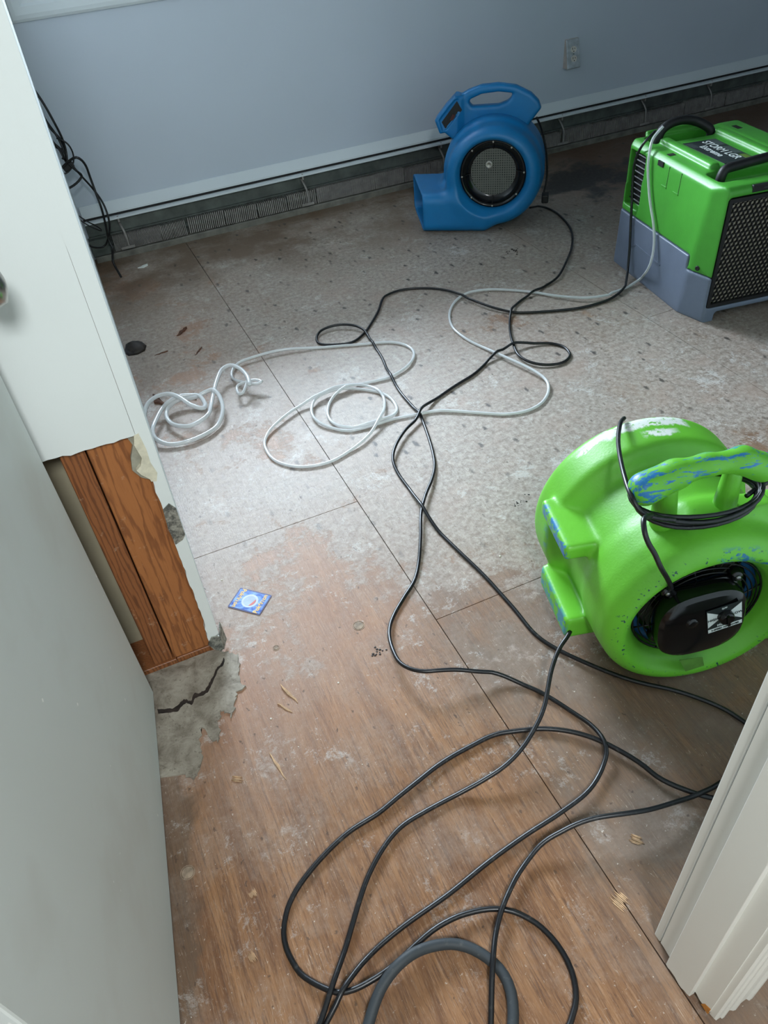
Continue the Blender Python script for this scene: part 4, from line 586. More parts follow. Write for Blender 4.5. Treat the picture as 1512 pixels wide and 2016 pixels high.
# ------------------------------------------------------------------ wall outlet standing off the wall
ou = tag(empty('wall_outlet', (2.55, 3.6, .44)), 'dusty white duplex outlet tilted off its box, on the back wall', 'outlet')
def tilt(u, w, t):    # local plate coords; the plate leans out at the bottom
    k = (w+.0625)/.125; y = -(.040*(1-k)+.010*k)-t; return (u, y, w)
b = MB(); pw, ph = .038, .062
b.hexa([tilt(-pw, -ph, 0), tilt(pw, -ph, 0), tilt(pw, ph, 0), tilt(-pw, ph, 0)], [tilt(-pw+.003, -ph+.003, .006), tilt(pw-.003, -ph+.003, .006), tilt(pw-.003, ph-.003, .006), tilt(-pw+.003, ph-.003, .006)])
b.build('cover_plate', M['plate'], ou, bevel=.0015)
b = MB(); b.add([(-pw+.002, 0, -ph), (pw-.002, 0, -ph), (pw-.002, 0, ph), (-pw+.002, 0, ph), tilt(-pw+.002, -ph, 0), tilt(pw-.002, -ph, 0), tilt(pw-.002, ph, 0), tilt(-pw+.002, ph, 0)], [(0, 1, 2, 3), (4, 7, 6, 5), (0, 4, 5, 1), (1, 5, 6, 2), (2, 6, 7, 3), (3, 7, 4, 0)])
tag(b.build('box_side', M['beige'], ou), 'beige side of the outlet box')
for dz in (.0195, -.0195):
    b = MB(); pts = [(.0165*math.cos(a), dz+.0145*math.sin(a)*(.93 if abs(math.sin(a)) > .8 else 1)) for a in [k*math.pi/12 for k in range(24)]]
    b.hexa([tilt(p[0], p[1], .005) for p in pts], [tilt(p[0], p[1], .0085) for p in pts]); rc = b.build('receptacle', M['outletw'], ou)
    for sx, hh in ((-.0064, .0042), (.0064, .0034)):
        MB().hexa([tilt(sx-.0013, dz+.003-hh, .008), tilt(sx+.0013, dz+.003-hh, .008), tilt(sx+.0013, dz+.003+hh, .008), tilt(sx-.0013, dz+.003+hh, .008)], [tilt(sx-.0013, dz+.003-hh, .0089), tilt(sx+.0013, dz+.003-hh, .0089), tilt(sx+.0013, dz+.003+hh, .0089), tilt(sx-.0013, dz+.003+hh, .0089)]).build('slot', M['void'], rc)
    MB().hexa([tilt(-.0025, dz-.0105, .008), tilt(.0025, dz-.0105, .008), tilt(.0025, dz-.006, .008), tilt(-.0025, dz-.006, .008)], [tilt(-.0025, dz-.0105, .0089), tilt(.0025, dz-.0105, .0089), tilt(.0025, dz-.006, .0089), tilt(-.0025, dz-.006, .0089)]).build('slot', M['void'], rc)
b = MB(); b.hexa([tilt(.003*math.cos(k), .003*math.sin(k), .006) for k in range(6)], [tilt(.003*math.cos(k), .003*math.sin(k), .008) for k in range(6)]); b.build('screw', M['heaterback'], ou)
# ------------------------------------------------------------------ open door on the left
dA, dB = Vector((-.158, 1.118, 0)), Vector((-.262, .330, 0)); dd = (dA-dB); dl = dd.length; dang = math.atan2(dd.y, dd.x)
dr = tag(MB().box(0, dl, 0, .035, .010, 2.03).build('door_1', M['door'], bevel=.003), 'white flush door leaf opened against the left, filling the lower left of the picture', kind='structure')
dr.location = dB; dr.rotation_euler = (0, 0, dang)
b = MB(); b.lathe([(.0, 0), (.026, 0), (.027, -.004), (.024, -.008), (.011, -.012), (.010, -.030), (.020, -.036), (.0265, -.046), (.0275, -.056), (.024, -.066), (.010, -.071), (.0, -.072)], 28, c=(dl-.062, 0, .955))
h = b.build('door_knob', M['chrome'], dr, smooth=True); tag(h, 'satin metal door knob')
# ------------------------------------------------------------------ door frame on the right
tr = struct(empty('trim_1', (.49, .2, 0)), 'white doorway jamb and casing in the right foreground, broken off above the floor'); 
def tp(name, b, mat, **k): o = b.build(name, mat, tr, **k); o.location = (-.49, -.2, 0); return o
def ragged(poly_y, x0, x1, seed, zb=.012, amp=.004):
    pass
def raggedboard(x0, x1, ys, seed, zf):
    # vertical board between x0..x1 following y stations with ragged bottom heights
    rn = random.Random(seed); b = MB(); n = len(ys)
    bot = [zf(y)+rn.uniform(-.0025, .0025) for y in ys]
    v = [(x0, y, z_) for y, z_ in zip(ys, bot)]+[(x1, y, z_) for y, z_ in zip(ys, bot)]+[(x0, y, 2.06) for y in ys]+[(x1, y, 2.06) for y in ys]
    f = []
    for i in range(n-1):
        f += [(i, i+1, 2*n+i+1, 2*n+i)[::1], (n+i, 3*n+i, 3*n+i+1, n+i+1), (i, n+i, n+i+1, i+1), (2*n+i, 2*n+i+1, 3*n+i+1, 3*n+i)]
    f += [(0, 2*n, 3*n, n), (n-1, 2*n-1, 4*n-1, 3*n-1)]
    return b.add(v, f)
ys = [.1555+i*(.262-.1555)/16 for i in range(17)]
tp('jamb_board', raggedboard(.481, .505, ys, 2, lambda y: .012 if y > .19 else .018), M['trimwhite'])
ys = [.185+i*(.236-.185)/10 for i in range(11)]
tp('door_stop', raggedboard(.4715, .4815, ys, 4, lambda y: .004+.012*max(0, (.20-y)/.02)), M['trimwhite'], bevel=.0012)
tp('rear_casing', MB().box(.4845, .555, .2655, .279, .002, 2.06), M['trimwhite'], bevel=.002)
tp('dark_gap', MB().box(.4870, .500, .262, .2656, .004, 2.06), M['void'])  # black strip standing in for the shade inside the open joint
prof = [(.484, .1555), (.484, .147), (.487, .1445), (.494, .1445), (.496, .1425), (.5, .1425), (.503, .145), (.514, .146), (.517, .143), (.521, .1425), (.525, .1455), (.545, .147), (.548, .1435), (.553, .1435), (.556, .147), (.556, .1555)]
rn = random.Random(8); b = MB(); n = len(prof)
b.add([(x, y, .011+rn.uniform(-.003, .003)) for x, y in prof]+[(x, y, 2.1) for x, y in prof], [tuple(range(n))[::-1], tuple(range(n, 2*n))]+[(i, (i+1) % n, n+(i+1) % n, n+i) for i in range(n)])
tp('front_casing', b, M['trimwhite'])
b = MB(); b.prism([(.1558, .012), (.170, .012), (.166, .026), (.1558, .034)], .4802, .483, lambda p, t: (t, p[0], p[1])); tag(tp('bare_wood_chip', b, M['orangewood']), 'orange bare wood where the paint broke away')
# left jamb by the hinges
struct(MB().box(-.335, -.30, .155, .262, .01, 2.06).build('trim_2', M['trimwhite']), 'hinge side jamb of the doorway')

# ------------------------------------------------------------------ cables and hoses
def cord(name, P, r, mat, label, cat='cable', group=None, seg=8, k=2):
    o = MB().tube(catmull(P, k), r, seg).build(name, mat, smooth=True); return tag(o, label, cat, group)
cord('power_cable', P_C1, .0046, M['cable'], 'black power cable from the blue air mover, with a loop in front of the dehumidifier')
cord('power_cable', P_C2, .0046, M['cable'], 'black power cable dropping from the dehumidifier top, with a small loop beside the clear hose')
cord('power_cable', P_C3, .0046, M['cable'], 'black power cable hanging from the lower left foot of the green air mover')
cord('power_cable', P_C4, .0048, M['cable'], 'black power cable making the widest loop in the foreground, leftmost of the cables')
cord('power_cable', P_C5, .0046, M['cable'], 'black power cable from behind the door frame that crosses over the thick hose')
cord('rubber_hose', P_C6, .0088, M['hosegrey'], 'thick dusty black hose arching at the bottom edge of the picture', 'hose', seg=12)
cord('clear_hose', P_HA, .0048, M['tube'], 'long clear drain hose coiled mid-floor, running down from the dehumidifier', 'hose', seg=8, k=2)
cord('clear_hose', P_HB, .0068, M['tube'], 'small coil of clear vinyl hose on the floor beside the left wall corner', 'hose', seg=8)
wl = ['topmost long loop of the black cable tangle hanging in the left corner', 'black cable of the corner tangle that arches over and trails down onto the floor', 'thin black cable of the corner tangle ending at the heater end',
      'thin round loop of black cable in the corner tangle', 'black cable of the corner tangle lying straight against the white wall edge', 'short black cable inside the corner tangle', 'short inner strand of the corner tangle by the plug',
      'flat narrow loop of black cable lying on the left end of the heater', 'twisted black strand at the top of the corner tangle']
for P, lb, r in zip(WALL_CORDS, wl, (.0046, .005, .004, .0032, .0048, .0045, .0032, .0026, .0045)):
    cord('tangled_cable', P, r, M['thinblack'], lb, 'cable', 'black cables tangled in the far left corner', seg=6, k=2)
b = MB(); b.box(-.012, .012, -.01, .01, -.022, .022); o = b.build('cable_plug', M['blackm'], bevel=.003); o.location = (.082, 3.40, .452); o.rotation_euler = (0, R_(70), 0); tag(o, 'small black plug hanging in the cable tangle of the far left corner', 'plug')

# ------------------------------------------------------------------ green air mover
def motor_ring(fr, d0, d1, r0, r1, name, mat, smooth=True): pass
gm = tag(empty('air_mover', (.86426664, .67743865, 0), R_(-14.709735)), 'scuffed green air mover with black motor and white paint smear, in the right foreground', 'air mover')
gm.name = 'air_mover'
lo, hi, h = (-.285, -.08, -.012), (.47, .345, .455), .0048
X, Y, Z = grid(lo, hi, h); D = -Y; r = np.hypot(X, Z-.19)
def disc(cx, cz, R, d0, d1, rd):      # rounded short cylinder
    a = np.hypot(X-cx, Z-cz)-(R-rd); bb = np.abs(D-(d0+d1)/2)-((d1-d0)/2-rd)
    return np.minimum(np.maximum(a, bb), 0)+np.hypot(np.maximum(a, 0), np.maximum(bb, 0))-rd
body = smin(disc(-.008, .207, .219, -.316, -.20, .03), disc(-.004, .203, .190, -.26, .006, .03), .03)
front = disc(0, .195, .196, -.10, .048, .042); body = smin(body, front, .02)
duct = sbox(X, Y, Z, (.235, .145, .098), (.50, .27, .196), .022); body = smin(body, duct, .02)
feet = np.minimum(sbox(X, Y, Z, (-.190, .172, .285), (.086, .150, .036), .007), sbox(X, Y, Z, (-.184, .148, .095), (.088, .165, .058), .007)); body = smin(body, feet, .008)
base = sbox(X, Y, Z, (.13, .12, .008), (.30, .20, .014), .004); body = np.minimum(body, base)
# shallow facets on the drum
body = smin(body, sbox(X, Y, Z, (.045, .05, .36), (.16, .05, .075), .012), .02)
cone = r-np.interp(D, [-.2, 0, .02, .06], [.129, .129, .137, .17]); body = smax(body, -np.maximum(cone, -(D+.13)), .010)
mesh_sdf('housing', body, lo, h, M['green'], gm)
lo2, hi2 = (-.175, -.0, .37), (.27, .11, .54); X, Y, Z = grid(lo2, hi2, .004)
def capsule(a, b, ra, rb):
    a = np.array(a); b = np.array(b); ab = b-a; t = np.clip(((X-a[0])*ab[0]+(Y-a[1])*ab[1]+(Z-a[2])*ab[2])/(ab@ab), 0, 1)
    return np.sqrt((X-a[0]-ab[0]*t)**2+(Y-a[1]-ab[1]*t)**2+(Z-a[2]-ab[2]*t)**2)-(ra*(1-t)+rb*t)
yh = .048
hd = capsule((-.128, yh-.006, .476), (-.075, yh, .491), .030, .026)
hd = smin(hd, capsule((-.075, yh, .491), (-.02, yh, .502), .024, .019), .012)
hd = smin(hd, capsule((-.02, yh, .500), (.045, yh, .499), .019, .021), .012)
hd = smin(hd, capsule((.045, yh, .497), (.086, yh, .474), .024, .027), .014)
for post in (capsule((-.085, yh, .49), (-.078, yh, .385), .017, .024), capsule((.034, yh, .49), (.036, yh, .385), .015, .022)): mesh_sdf('handle_post', smax(post, -(hd+.004), .002), lo2, .004, M['green'], gm)
mesh_sdf('handle', hd, lo2, .004, M['greenh'], gm)
# fan grille: rings, spokes, impeller inside
ctr = (0, 0, .19)
b = MB()
for rr in (.127, .117, .107, .0975, .088): b.tube([(rr*math.cos(a), -.004-(.127-rr)*.25, .19+rr*math.sin(a)) for a in [2*math.pi*k/56 for k in range(56)]], .0016 if rr < .12 else .0022, 6, closed=True)
for k in range(8):
    a = 2*math.pi*k/8+.25; b.tube([(.07*math.cos(a), -.016, .19+.07*math.sin(a)), (.127*math.cos(a), -.004, .19+.127*math.sin(a))], .0018, 6)
b.build('fan_grille', M['wire'], gm, smooth=True)
b = MB(); b.lathe([(.125, .012), (.125, .020), (.110, .026), (.110, .018)], 48, c=(0, 0, .19), cap=False); b.build('impeller_ring', M['bluep'], gm, smooth=True)
b = MB()
for k in range(30):
    a = 2*math.pi*k/30; ca, sa = math.cos(a), math.sin(a); c2, s2 = math.cos(a+.16), math.sin(a+.16)
    b.add([(.075*ca, .03, .19+.075*sa), (.104*c2, .024, .19+.104*s2), (.104*c2, .10, .19+.104*s2), (.075*ca, .10, .19+.075*sa), (.075*ca+.002*sa, .03, .19+.075*sa-.002*ca), (.104*c2+.002*s2, .024, .19+.104*s2-.002*c2), (.104*c2+.002*s2, .10, .19+.104*s2-.002*c2), (.075*ca+.002*sa, .10, .19+.075*sa-.002*ca)], [(0, 1, 2, 3), (4, 7, 6, 5), (0, 4, 5, 1), (1, 5, 6, 2), (2, 6, 7, 3), (3, 7, 4, 0)])
b.build('impeller_blades', M['gmetal'], gm)
b = MB(); b.lathe([(.126, .125), (.126, .129)], 48, c=(0, 0, .19)); b.build('inner_wall', M['blackm'], gm)
# motor
def squircle(R, n=40, e=3.2): return [(R*math.copysign(abs(math.cos(a))**(2/e), math.cos(a)), R*math.copysign(abs(math.sin(a))**(2/e), math.sin(a))) for a in [2*math.pi*k/n for k in range(n)]]
def loft(name, secs, cx, cz, rot, mat, e=3.2, parent=gm, n=40):
    v = []; ca, sa = math.cos(rot), math.sin(rot)
    for R, d in secs:
        for x, z in squircle(R, n, e): v.append((cx+x*ca-z*sa, -d, cz+x*sa+z*ca))
    f = [tuple(range(n)), tuple(range((len(secs)-1)*n, len(secs)*n))[::-1]]
    for i in range(len(secs)-1): f += [(i*n+k, (i+1)*n+k, (i+1)*n+(k+1) % n, i*n+(k+1) % n) for k in range(n)]
    o = MB().add(v, f).build(name, mat, parent); return autosmooth(o, 30)
mo = loft('motor_mount', [(.081, .006), (.083, .010), (.083, .020), (.078, .026)], -.004, .196, .12, M['black'])
mc = loft('motor_cover', [(.078, .02), (.084, .024), (.0865, .040), (.0845, .054), (.078, .061), (.066, .0645), (.03, .066), (.004, .0665)], -.016, .200, .12, M['black'], 2.9)
for sx, sz in ((-.082, .272), (.050, .281), (-.082, .140), (.064, .132)):
    b = MB(); b.lathe([(.013, -.008), (.013, -.022), (.009, -.028), (.0, -.028)], 16, c=(sx, 0, sz), cap=False); bs = b.build('motor_lug', M['black'], gm, smooth=True)
    b = MB(); b.lathe([(.0055, -.026), (.0055, -.030), (.002, -.0315), (0, -.0315)], 10, c=(sx, 0, sz), cap=False); b.build('screw', M['screw'], bs, smooth=True)
b = MB(); b.lathe([(.012, -.064), (.011, -.069), (.004, -.070), (0, -.070)], 20, c=(-.045, 0, .222), cap=False); b.build('cover_boss', M['black'], gm, smooth=True)
LM = Matrix.Translation((.016, -.0672, .226)) @ Matrix.Rotation(R_(14), 4, Vector((0, -1, 0))) @ Matrix.Rotation(R_(90), 4, 'X')
def lab(name, pts, z, mat, parent=gm, mtx=LM):
    o = MB().prism(pts, 0, z, lambda p, t: (p[0], p[1], t)).build(name, mat, parent); o.matrix_local = mtx; return o
lb = lab('speed_label', [(-.033, -.036), (.033, -.036), (.033, .034), (-.033, .034)], .0006, M['labeldark'])
def sub(name, pts, z0, z1, mat, parent): return MB().prism(pts, z0, z1, lambda p, t: (p[0], p[1], t)).build(name, mat, parent)
sub('print_field', [(-.032, .030), (-.006, .010), (-.006, .003), (-.032, -.018)], .0006, .0009, M['labelwhite'], lb)
sub('print_field', [(.032, .030), (.032, -.018), (.006, .003), (.006, .010)], .0006, .0009, M['labelwhite'], lb)
sub('print_strip', [(-.032, -.034), (.032, -.034), (.032, -.024), (-.032, -.024)], .0006, .0009, M['labelwhite'], lb)
T = Matrix.Translation
text('lettering', 'HIGH', .0085, M['labeldark'], lb, T((-.022, .003, .0011)), .95, bold=.0002)
text('lettering', 'LOW', .0085, M['labeldark'], lb, T((.024, .003, .0011)), .95, bold=.0002)
text('lettering', 'MEDIUM', .0080, M['labelwhite'], lb, T((0, -.0175, .0011)), 1.0, bold=.0002)
text('lettering', '3-SPEED AIR MOVER', .0062, M['labeldark'], lb, T((0, -.029, .0011)), .95, bold=.0002)
text('lettering', 'OFF', .0060, M['labelwhite'], lb, T((0, .028, .0011)), 1.0)
b = MB(); b.lathe([(.0145, -.0005), (.0145, .010), (.012, .014), (0, .0145)], 24, c=(0, .0065, 0), ax='z', cap=False); b.box(-.0025, .0025, -.007, .020, .012, .0175); kb = b.build('speed_knob', M['black'], gm, smooth=False); autosmooth(kb, 40); kb.matrix_local = LM
# clear label below motor
b = MB(); b.prism([(-.036, .088), (.012, .084), (.022, .054), (-.016, .046)], -.0500, -.0485, lambda p, t: (p[0], t, p[1])); b.build('worn_label', plain('faded_green_label', (96, 150, 62), .5), gm)
# cord of this air mover: wound round the handle, over the drum and into the motor
wraps = MB(); rn = random.Random(21)
def ellp(i, ph):
    pts = []; a0 = .112+.004*(i % 3); b0 = .052+.005*(i % 2)+.003*(i//3); n = 30
    for k in range(n):
        a = 2*math.pi*k/n; x = -.026+a0*math.cos(a); d = -.048+b0*math.sin(a)
        zz = .434+.0075*(i % 3)-.001*i-(.018 if math.sin(a) > 0 else -.004)*abs(math.sin(a))+(.006 if math.cos(a) < 0 else -.004)*abs(math.cos(a))
        pts.append((x, -d, zz+.002*math.sin(3*a+ph)))
    return pts
for i in range(6):
    o = MB().tube(ellp(i, i*1.3), .0044, 8, closed=True).build('cord_turn', M['cable'], gm, smooth=True)
def lc(pts): return [(u, -d, w_) for u, w_, d in pts]
b = MB().tube(catmull(lc([(-.047, .424, -.31), (-.069, .436, -.28), (-.099, .446, -.22), (-.126, .462, -.15), (-.148, .475, -.08), (-.158, .478, -.03), (-.150, .462, -.005), (-.128, .450, .004), (-.09, .438, .007)]), 5), .0044, 8); b.build('cord_end', M['cable'], gm, smooth=True)
b = MB().tube(catmull(lc([(-.13, .452, -.0), (-.155, .468, .02), (-.163, .462, .042), (-.160, .447, .056), (-.15, .428, .065), (-.139, .402, .073), (-.119, .365, .068), (-.095, .317, .050), (-.085, .292, .034), (-.07, .27, .03)]), 5), .0046, 8); b.build('motor_cord', M['cable'], gm, smooth=True)
b = MB().tube(catmull(lc([(.06, .428, -.03), (.10, .428, -.05), (.17, .425, -.08), (.26, .420, -.10)]), 5), .0044, 8); b.build('cord_end', M['cable'], gm, smooth=True)

# ------------------------------------------------------------------ blue air mover
bm_ = tag(empty('air_mover', (1.6907469, 2.87009556, 0), R_(-34.63576287)), 'dusty blue air mover with arched carry handle standing at the heater', 'air mover')
lo, hi, h = (-.42, -.07, -.012), (.27, .32, .47), .0052
X, Y, Z = grid(lo, hi, h); D = -Y; r = np.hypot(X, Z-.2313)
body = disc(-.004, .216, .214, -.255, -.06, .035)
front = disc(.002, .222, .199, -.14, .040, .045); body = smin(body, front, .02)
duct = sbox(X, Y, Z, (-.215, .105, .082), (.42, .305, .164), .040); body = smin(body, duct, .045)
cut = (X+.300+.27*(-(D-.03))*-1*-1) if False else (X+.298-.30*(D-.03)); body = np.maximum(body, -cut)
hol = np.maximum(sbox(X, Y, Z, (-.30, .105, .082), (.36, .283, .142), .030), X+.17); body = np.maximum(body, -hol)
cone = r-np.interp(D, [-.2, 0, .02, .05], [.137, .137, .140, .160]); body = smax(body, -np.maximum(cone, -(D+.055)), .008)
mesh_sdf('housing', body, lo, h, M['blue'], bm_)
lo2, hi2 = (-.27, .08, .29), (.20, .235, .55); X, Y, Z = grid(lo2, hi2, .004)
out = [(-.256, .412), (-.236, .358), (-.214, .362), (-.150, .31), (-.05, .31), (.07, .31), (.12, .36), (.155, .405), (.183, .440), (.172, .468), (.14, .498), (.078, .528), (.008, .538), (-.062, .534), (-.118, .517), (-.146, .501), (-.170, .504), (-.215, .46)]
hole = [(-.112, .470), (-.108, .482), (-.061, .501), (.008, .507), (.064, .500), (.058, .484), (.044, .472), (.009, .460), (-.1, .457)]
s = spoly(X, Z, out); hs_ = spoly(X, Z, hole)
th = .024+.022*np.clip((-.13-X)/.03, 0, 1); tt = np.abs(Y-.16)-th
hd = smax(s, tt, .018); hd = smax(hd, -hs_, .016)
pan = spoly(X, Z, [(-.236, .415), (-.222, .372), (-.205, .378), (-.140, .455), (-.148, .492), (-.168, .492)]); hd = np.maximum(hd, -np.maximum(pan, .122-Y)) if False else np.maximum(hd, -np.maximum(pan, Y-.124))
mesh_sdf('handle', hd, lo2, .004, M['blue'], bm_)
sp_ = MB().prism([(-.226, .405), (-.206, .372), (-.140, .449), (-.160, .484)], .1235, .127, lambda p, t: (p[0], t, p[1])).build('switch_panel', M['blackm'], bm_)
MB().prism([(-.190, .414), (-.178, .412), (-.166, .430), (-.178, .436)], .118, .1245, lambda p, t: (p[0], t, p[1])).build('rocker_switch', plain('red_dark_switch', (70, 24, 24), .4), sp_)
b = MB(); b.lathe([(.1375, .004), (.134, -.002), (.127, -.001), (.122, .006), (.112, .022), (.098, .032), (.092, .033)], 56, c=(0, 0, .2313), cap=False); b.build('inlet_ring', M['black'], bm_, smooth=True)
b = MB(); b.lathe([(.094, .031), (.094, .036)], 48, c=(0, 0, .2313)); b.build('inlet_mesh', M['perf'], bm_)
b = MB(); b.lathe([(.017, .031), (.016, .024), (.009, .022), (.007, .026), (0, .026)], 24, c=(-.018, 0, .262), cap=False); b.build('mesh_hub', M['gmetal'], bm_, smooth=True)
for a in (.05, 1.57, 3.2, 4.71): MB().tube([(.093*math.cos(a), .028, .2313+.093*math.sin(a)), (.110*math.cos(a), .016, .2313+.110*math.sin(a)), (.131*math.cos(a), -.004, .2313+.131*math.sin(a))], .0016, 6).build('ring_rib', M['wire'], bm_)

for a in (.05, .95, 1.57, 2.3, 3.2, 3.95, 4.71, 5.6):
    MB().lathe([(.004, -.001), (.0035, -.005), (0, -.006)], 8, c=(.129*math.cos(a), 0, .2313+.129*math.sin(a)), cap=False).build('screw', M['gmetal'], bm_)
MB().tube(catmull([(.165, .17, .40), (.19, .19, .34), (.215, .20, .24), (.222, .20, .14), (.21, .17, .08)], 6), .0045, 8).build('power_lead', M['thinblack'], bm_, smooth=True)
b = MB(); b.box(.205, .235, .10, .15, .07, .105); b.build('rubber_foot', M['blackm'], bm_, bevel=.006)

# ------------------------------------------------------------------ dehumidifier
dh = tag(empty('dehumidifier', (1.853, 1.769, 0), R_(-8.9)), 'green and grey portable dehumidifier with honeycomb front grille, at the right edge', 'dehumidifier')
WID = .42
lo, hi, h = (-.04, -.03, -.012), (WID+.03, .625, .50), .0052
X, Y, Z = grid(lo, hi, h)
fl_ = .014*(1-np.clip(Z/.45, 0, 1))
body = np.maximum(np.maximum(np.maximum(-X-fl_, X-WID-fl_), np.maximum(-Y-.002, Y-.592)), np.maximum(-Z, Z-.447))
def plane(n, p): n = np.array(n, float); n /= np.linalg.norm(n); return (X-p[0])*n[0]+(Y-p[1])*n[1]+(Z-p[2])*n[2]
for pl_ in (plane((-1, -.36, 0), (-.012, .092, 0)), plane((1, -.33, 0), (WID+.004, .092, 0)), plane((-.55, 1, 0), (0, .565, 0)), plane((.55, 1, 0), (WID, .565, 0)),
            plane((-1, 0, 1), (0, 0, .430)), plane((1, 0, 1), (WID, 0, .430)), plane((0, -1, 1.3), (0, 0, .437)), plane((0, 1, 1), (0, .592, .425))):
    body = smax(body, pl_, .004)
body = smin(body, sbox(X, Y, Z, (.074, .325, .448), (.036, .32, .036), .008), .012)
body = smin(body, sbox(X, Y, Z, (.290, .325, .448), (.036, .32, .036), .008), .012)
body = smin(body, sbox(X, Y, Z, (.375, .30, .440), (.09, .52, .030), .010), .01)
body = smin(body, sbox(X, Y, Z, (.18, .592, .447), (.22, .02, .02), .008), .02)
for c_, s_ in (((.175, .520, .448), (.26, .085, .10)), ((.190, .105, .448), (.32, .085, .09))): body = smax(body, -sbox(X, Y, Z, c_, s_, .016), .008)
body = np.maximum(body, -sbox(X, Y, Z, (WID/2, -.005, .232), (WID-.050, .048, .368), .010))
body = np.maximum(body, -sbox(X, Y, Z, (WID/2, .05, 0), (WID-.12, .26, .064), .006)); body = np.maximum(body, -sbox(X, Y, Z, (WID/2, .5, 0), (WID-.12, .4, .064), .006))
vent = np.maximum(np.maximum(np.abs(Y-.506-.02*(Z-.32))-.052, np.abs(Z-.322)-.094), X-.026); body = np.maximum(body, -vent)
seam = np.where(Y < .096, .158, .203); seam = seam+np.zeros_like(Z)
sS = np.clip((Z-seam), -.02, .02)
mesh_sdf('upper_shell', np.maximum(body, -(sS)+.0015), lo, h, M['dgreen'], dh)
mesh_sdf('base_tray', np.maximum(body-.0022, sS), lo, h, M['dgrey'], dh)
b = MB()
for k in range(9):
    z0 = .238+k*.0195; b.add([(.022, .460, z0), (.012, .460, z0+.010), (.012, .550, z0+.010), (.022, .550, z0), (.024, .460, z0+.003), (.014, .460, z0+.013), (.014, .550, z0+.013), (.024, .550, z0+.003)], [(0, 1, 2, 3), (4, 7, 6, 5), (0, 4, 5, 1), (1, 5, 6, 2), (2, 6, 7, 3), (3, 7, 4, 0)])
    b.build('louvre_slat', M['blackm'], dh); b = MB()
MB().box(.023, .026, .458, .552, .232, .412).build('vent_back', M['void'], dh)
b = MB()
for yy in (.302, .228):
    fx = lambda z_: -.014*(1-z_/.45)-.0005
    MB().hexa([(fx(.362), yy-.0009, .362), (.002, yy-.0009, .362), (.002, yy+.0009, .362), (fx(.362), yy+.0009, .362)], [(fx(.428), yy-.0009, .428), (.002, yy-.0009, .428), (.002, yy+.0009, .428), (fx(.428), yy+.0009, .428)]).build('panel_groove', M['void'], dh)
    MB().box(fx(.361)-.0022, .001, yy-.001, yy+.030, .3590, .3622).build('panel_ledge', M['dgreen'], dh)
MB().box(-.0042, .001, .340, .372, .415, .431).build('strap_slot', M['void'], dh)
MB().box(.020, .044, .345, .365, .4472, .4480).build('strap_slot', M['void'], dh)
MB().box(.352, .372, .46, .50, .4545, .4556).build('strap_slot', M['void'], dh)
b = MB(); b.prism([(.245, .112), (.42, .122), (.455, .098), (.458, .094), (.42, .116), (.247, .107)], -.0155, -.009, lambda p, t: (t, p[0], p[1])); b.build('moulded_line', M['dgrey'], dh)
# grille
gx0, gx1, gz0, gz1 = .026, WID-.026, .050, .414
MB().box(gx0-.002, gx1+.002, .010, .013, gz0, gz1).build('filter_pad', M['filter'], dh)
b = MB(); 
for a in ((gx0, gx1, gz0, gz0+.013), (gx0, gx1, gz1-.013, gz1), (gx0, gx0+.012, gz0+.013, gz1-.013), (gx1-.012, gx1, gz0+.013, gz1-.013)): b.box(a[0], a[1], -.003, .010, a[2], a[3])
b.build('grille_frame', M['blackm'], dh)
hc = MB(); ph = .0162; rw = ph*.5/math.cos(math.pi/6); th = .0017; iz = 0
z = gz0+.016
while z < gz1-.014:
    x = gx0+.016+(ph/2 if iz % 2 else 0)
    while x < gx1-.014:
        o = [(x+(rw)*math.cos(math.pi/6+k*math.pi/3), z+(rw)*math.sin(math.pi/6+k*math.pi/3)) for k in range(6)]
        i_ = [(x+(rw-th)*math.cos(math.pi/6+k*math.pi/3), z+(rw-th)*math.sin(math.pi/6+k*math.pi/3)) for k in range(6)]
        v = [(p[0], .002, p[1]) for p in o]+[(p[0], .002, p[1]) for p in i_]+[(p[0], .009, p[1]) for p in i_]
        hc.add(v, [(k, (k+1) % 6, 6+(k+1) % 6, 6+k) for k in range(6)]+[(6+k, 6+(k+1) % 6, 12+(k+1) % 6, 12+k) for k in range(6)])
        x += ph
    z += rw*1.5; iz += 1
o = hc.build('honeycomb_grille', M['blackm'], dh); o['kind'] = 'stuff'
MB().box(.098, .330, -.0045, .006, .424, .446).build('control_panel', M['blackm'], dh, bevel=.002)
for k in range(3): MB().box(.135+k*.05, .158+k*.05, -.0055, -.0035, .434, .4355).build('panel_print', M['labelgrey'], dh)
b = MB(); b.lathe([(.0085, -.002), (.0075, -.0045), (.004, -.004), (0, -.003)], 14, c=(0, 0, 0), cap=False); sc_ = b.build('screw', M['blackm'], dh, smooth=True); sc_.location = (.002, .054, .176); sc_.rotation_euler = (0, 0, R_(-66))
# carry handles
b = MB().tube(catmull([(.082, .527, .428), (.085, .530, .452), (.10, .533, .474), (.135, .536, .489), (.19, .540, .490), (.235, .535, .478), (.262, .515, .464), (.276, .505, .448), (.278, .505, .428)], 5), .0155, 12); b.build('carry_handle', M['blackm'], dh, smooth=True)
b = MB().tube(catmull([(.055, .105, .428), (.058, .105, .450), (.072, .108, .466), (.12, .112, .470), (.20, .118, .474), (.28, .125, .474), (.33, .120, .462), (.338, .118, .430)], 5), .0150, 12); b.build('carry_handle', M['blackm'], dh, smooth=True)
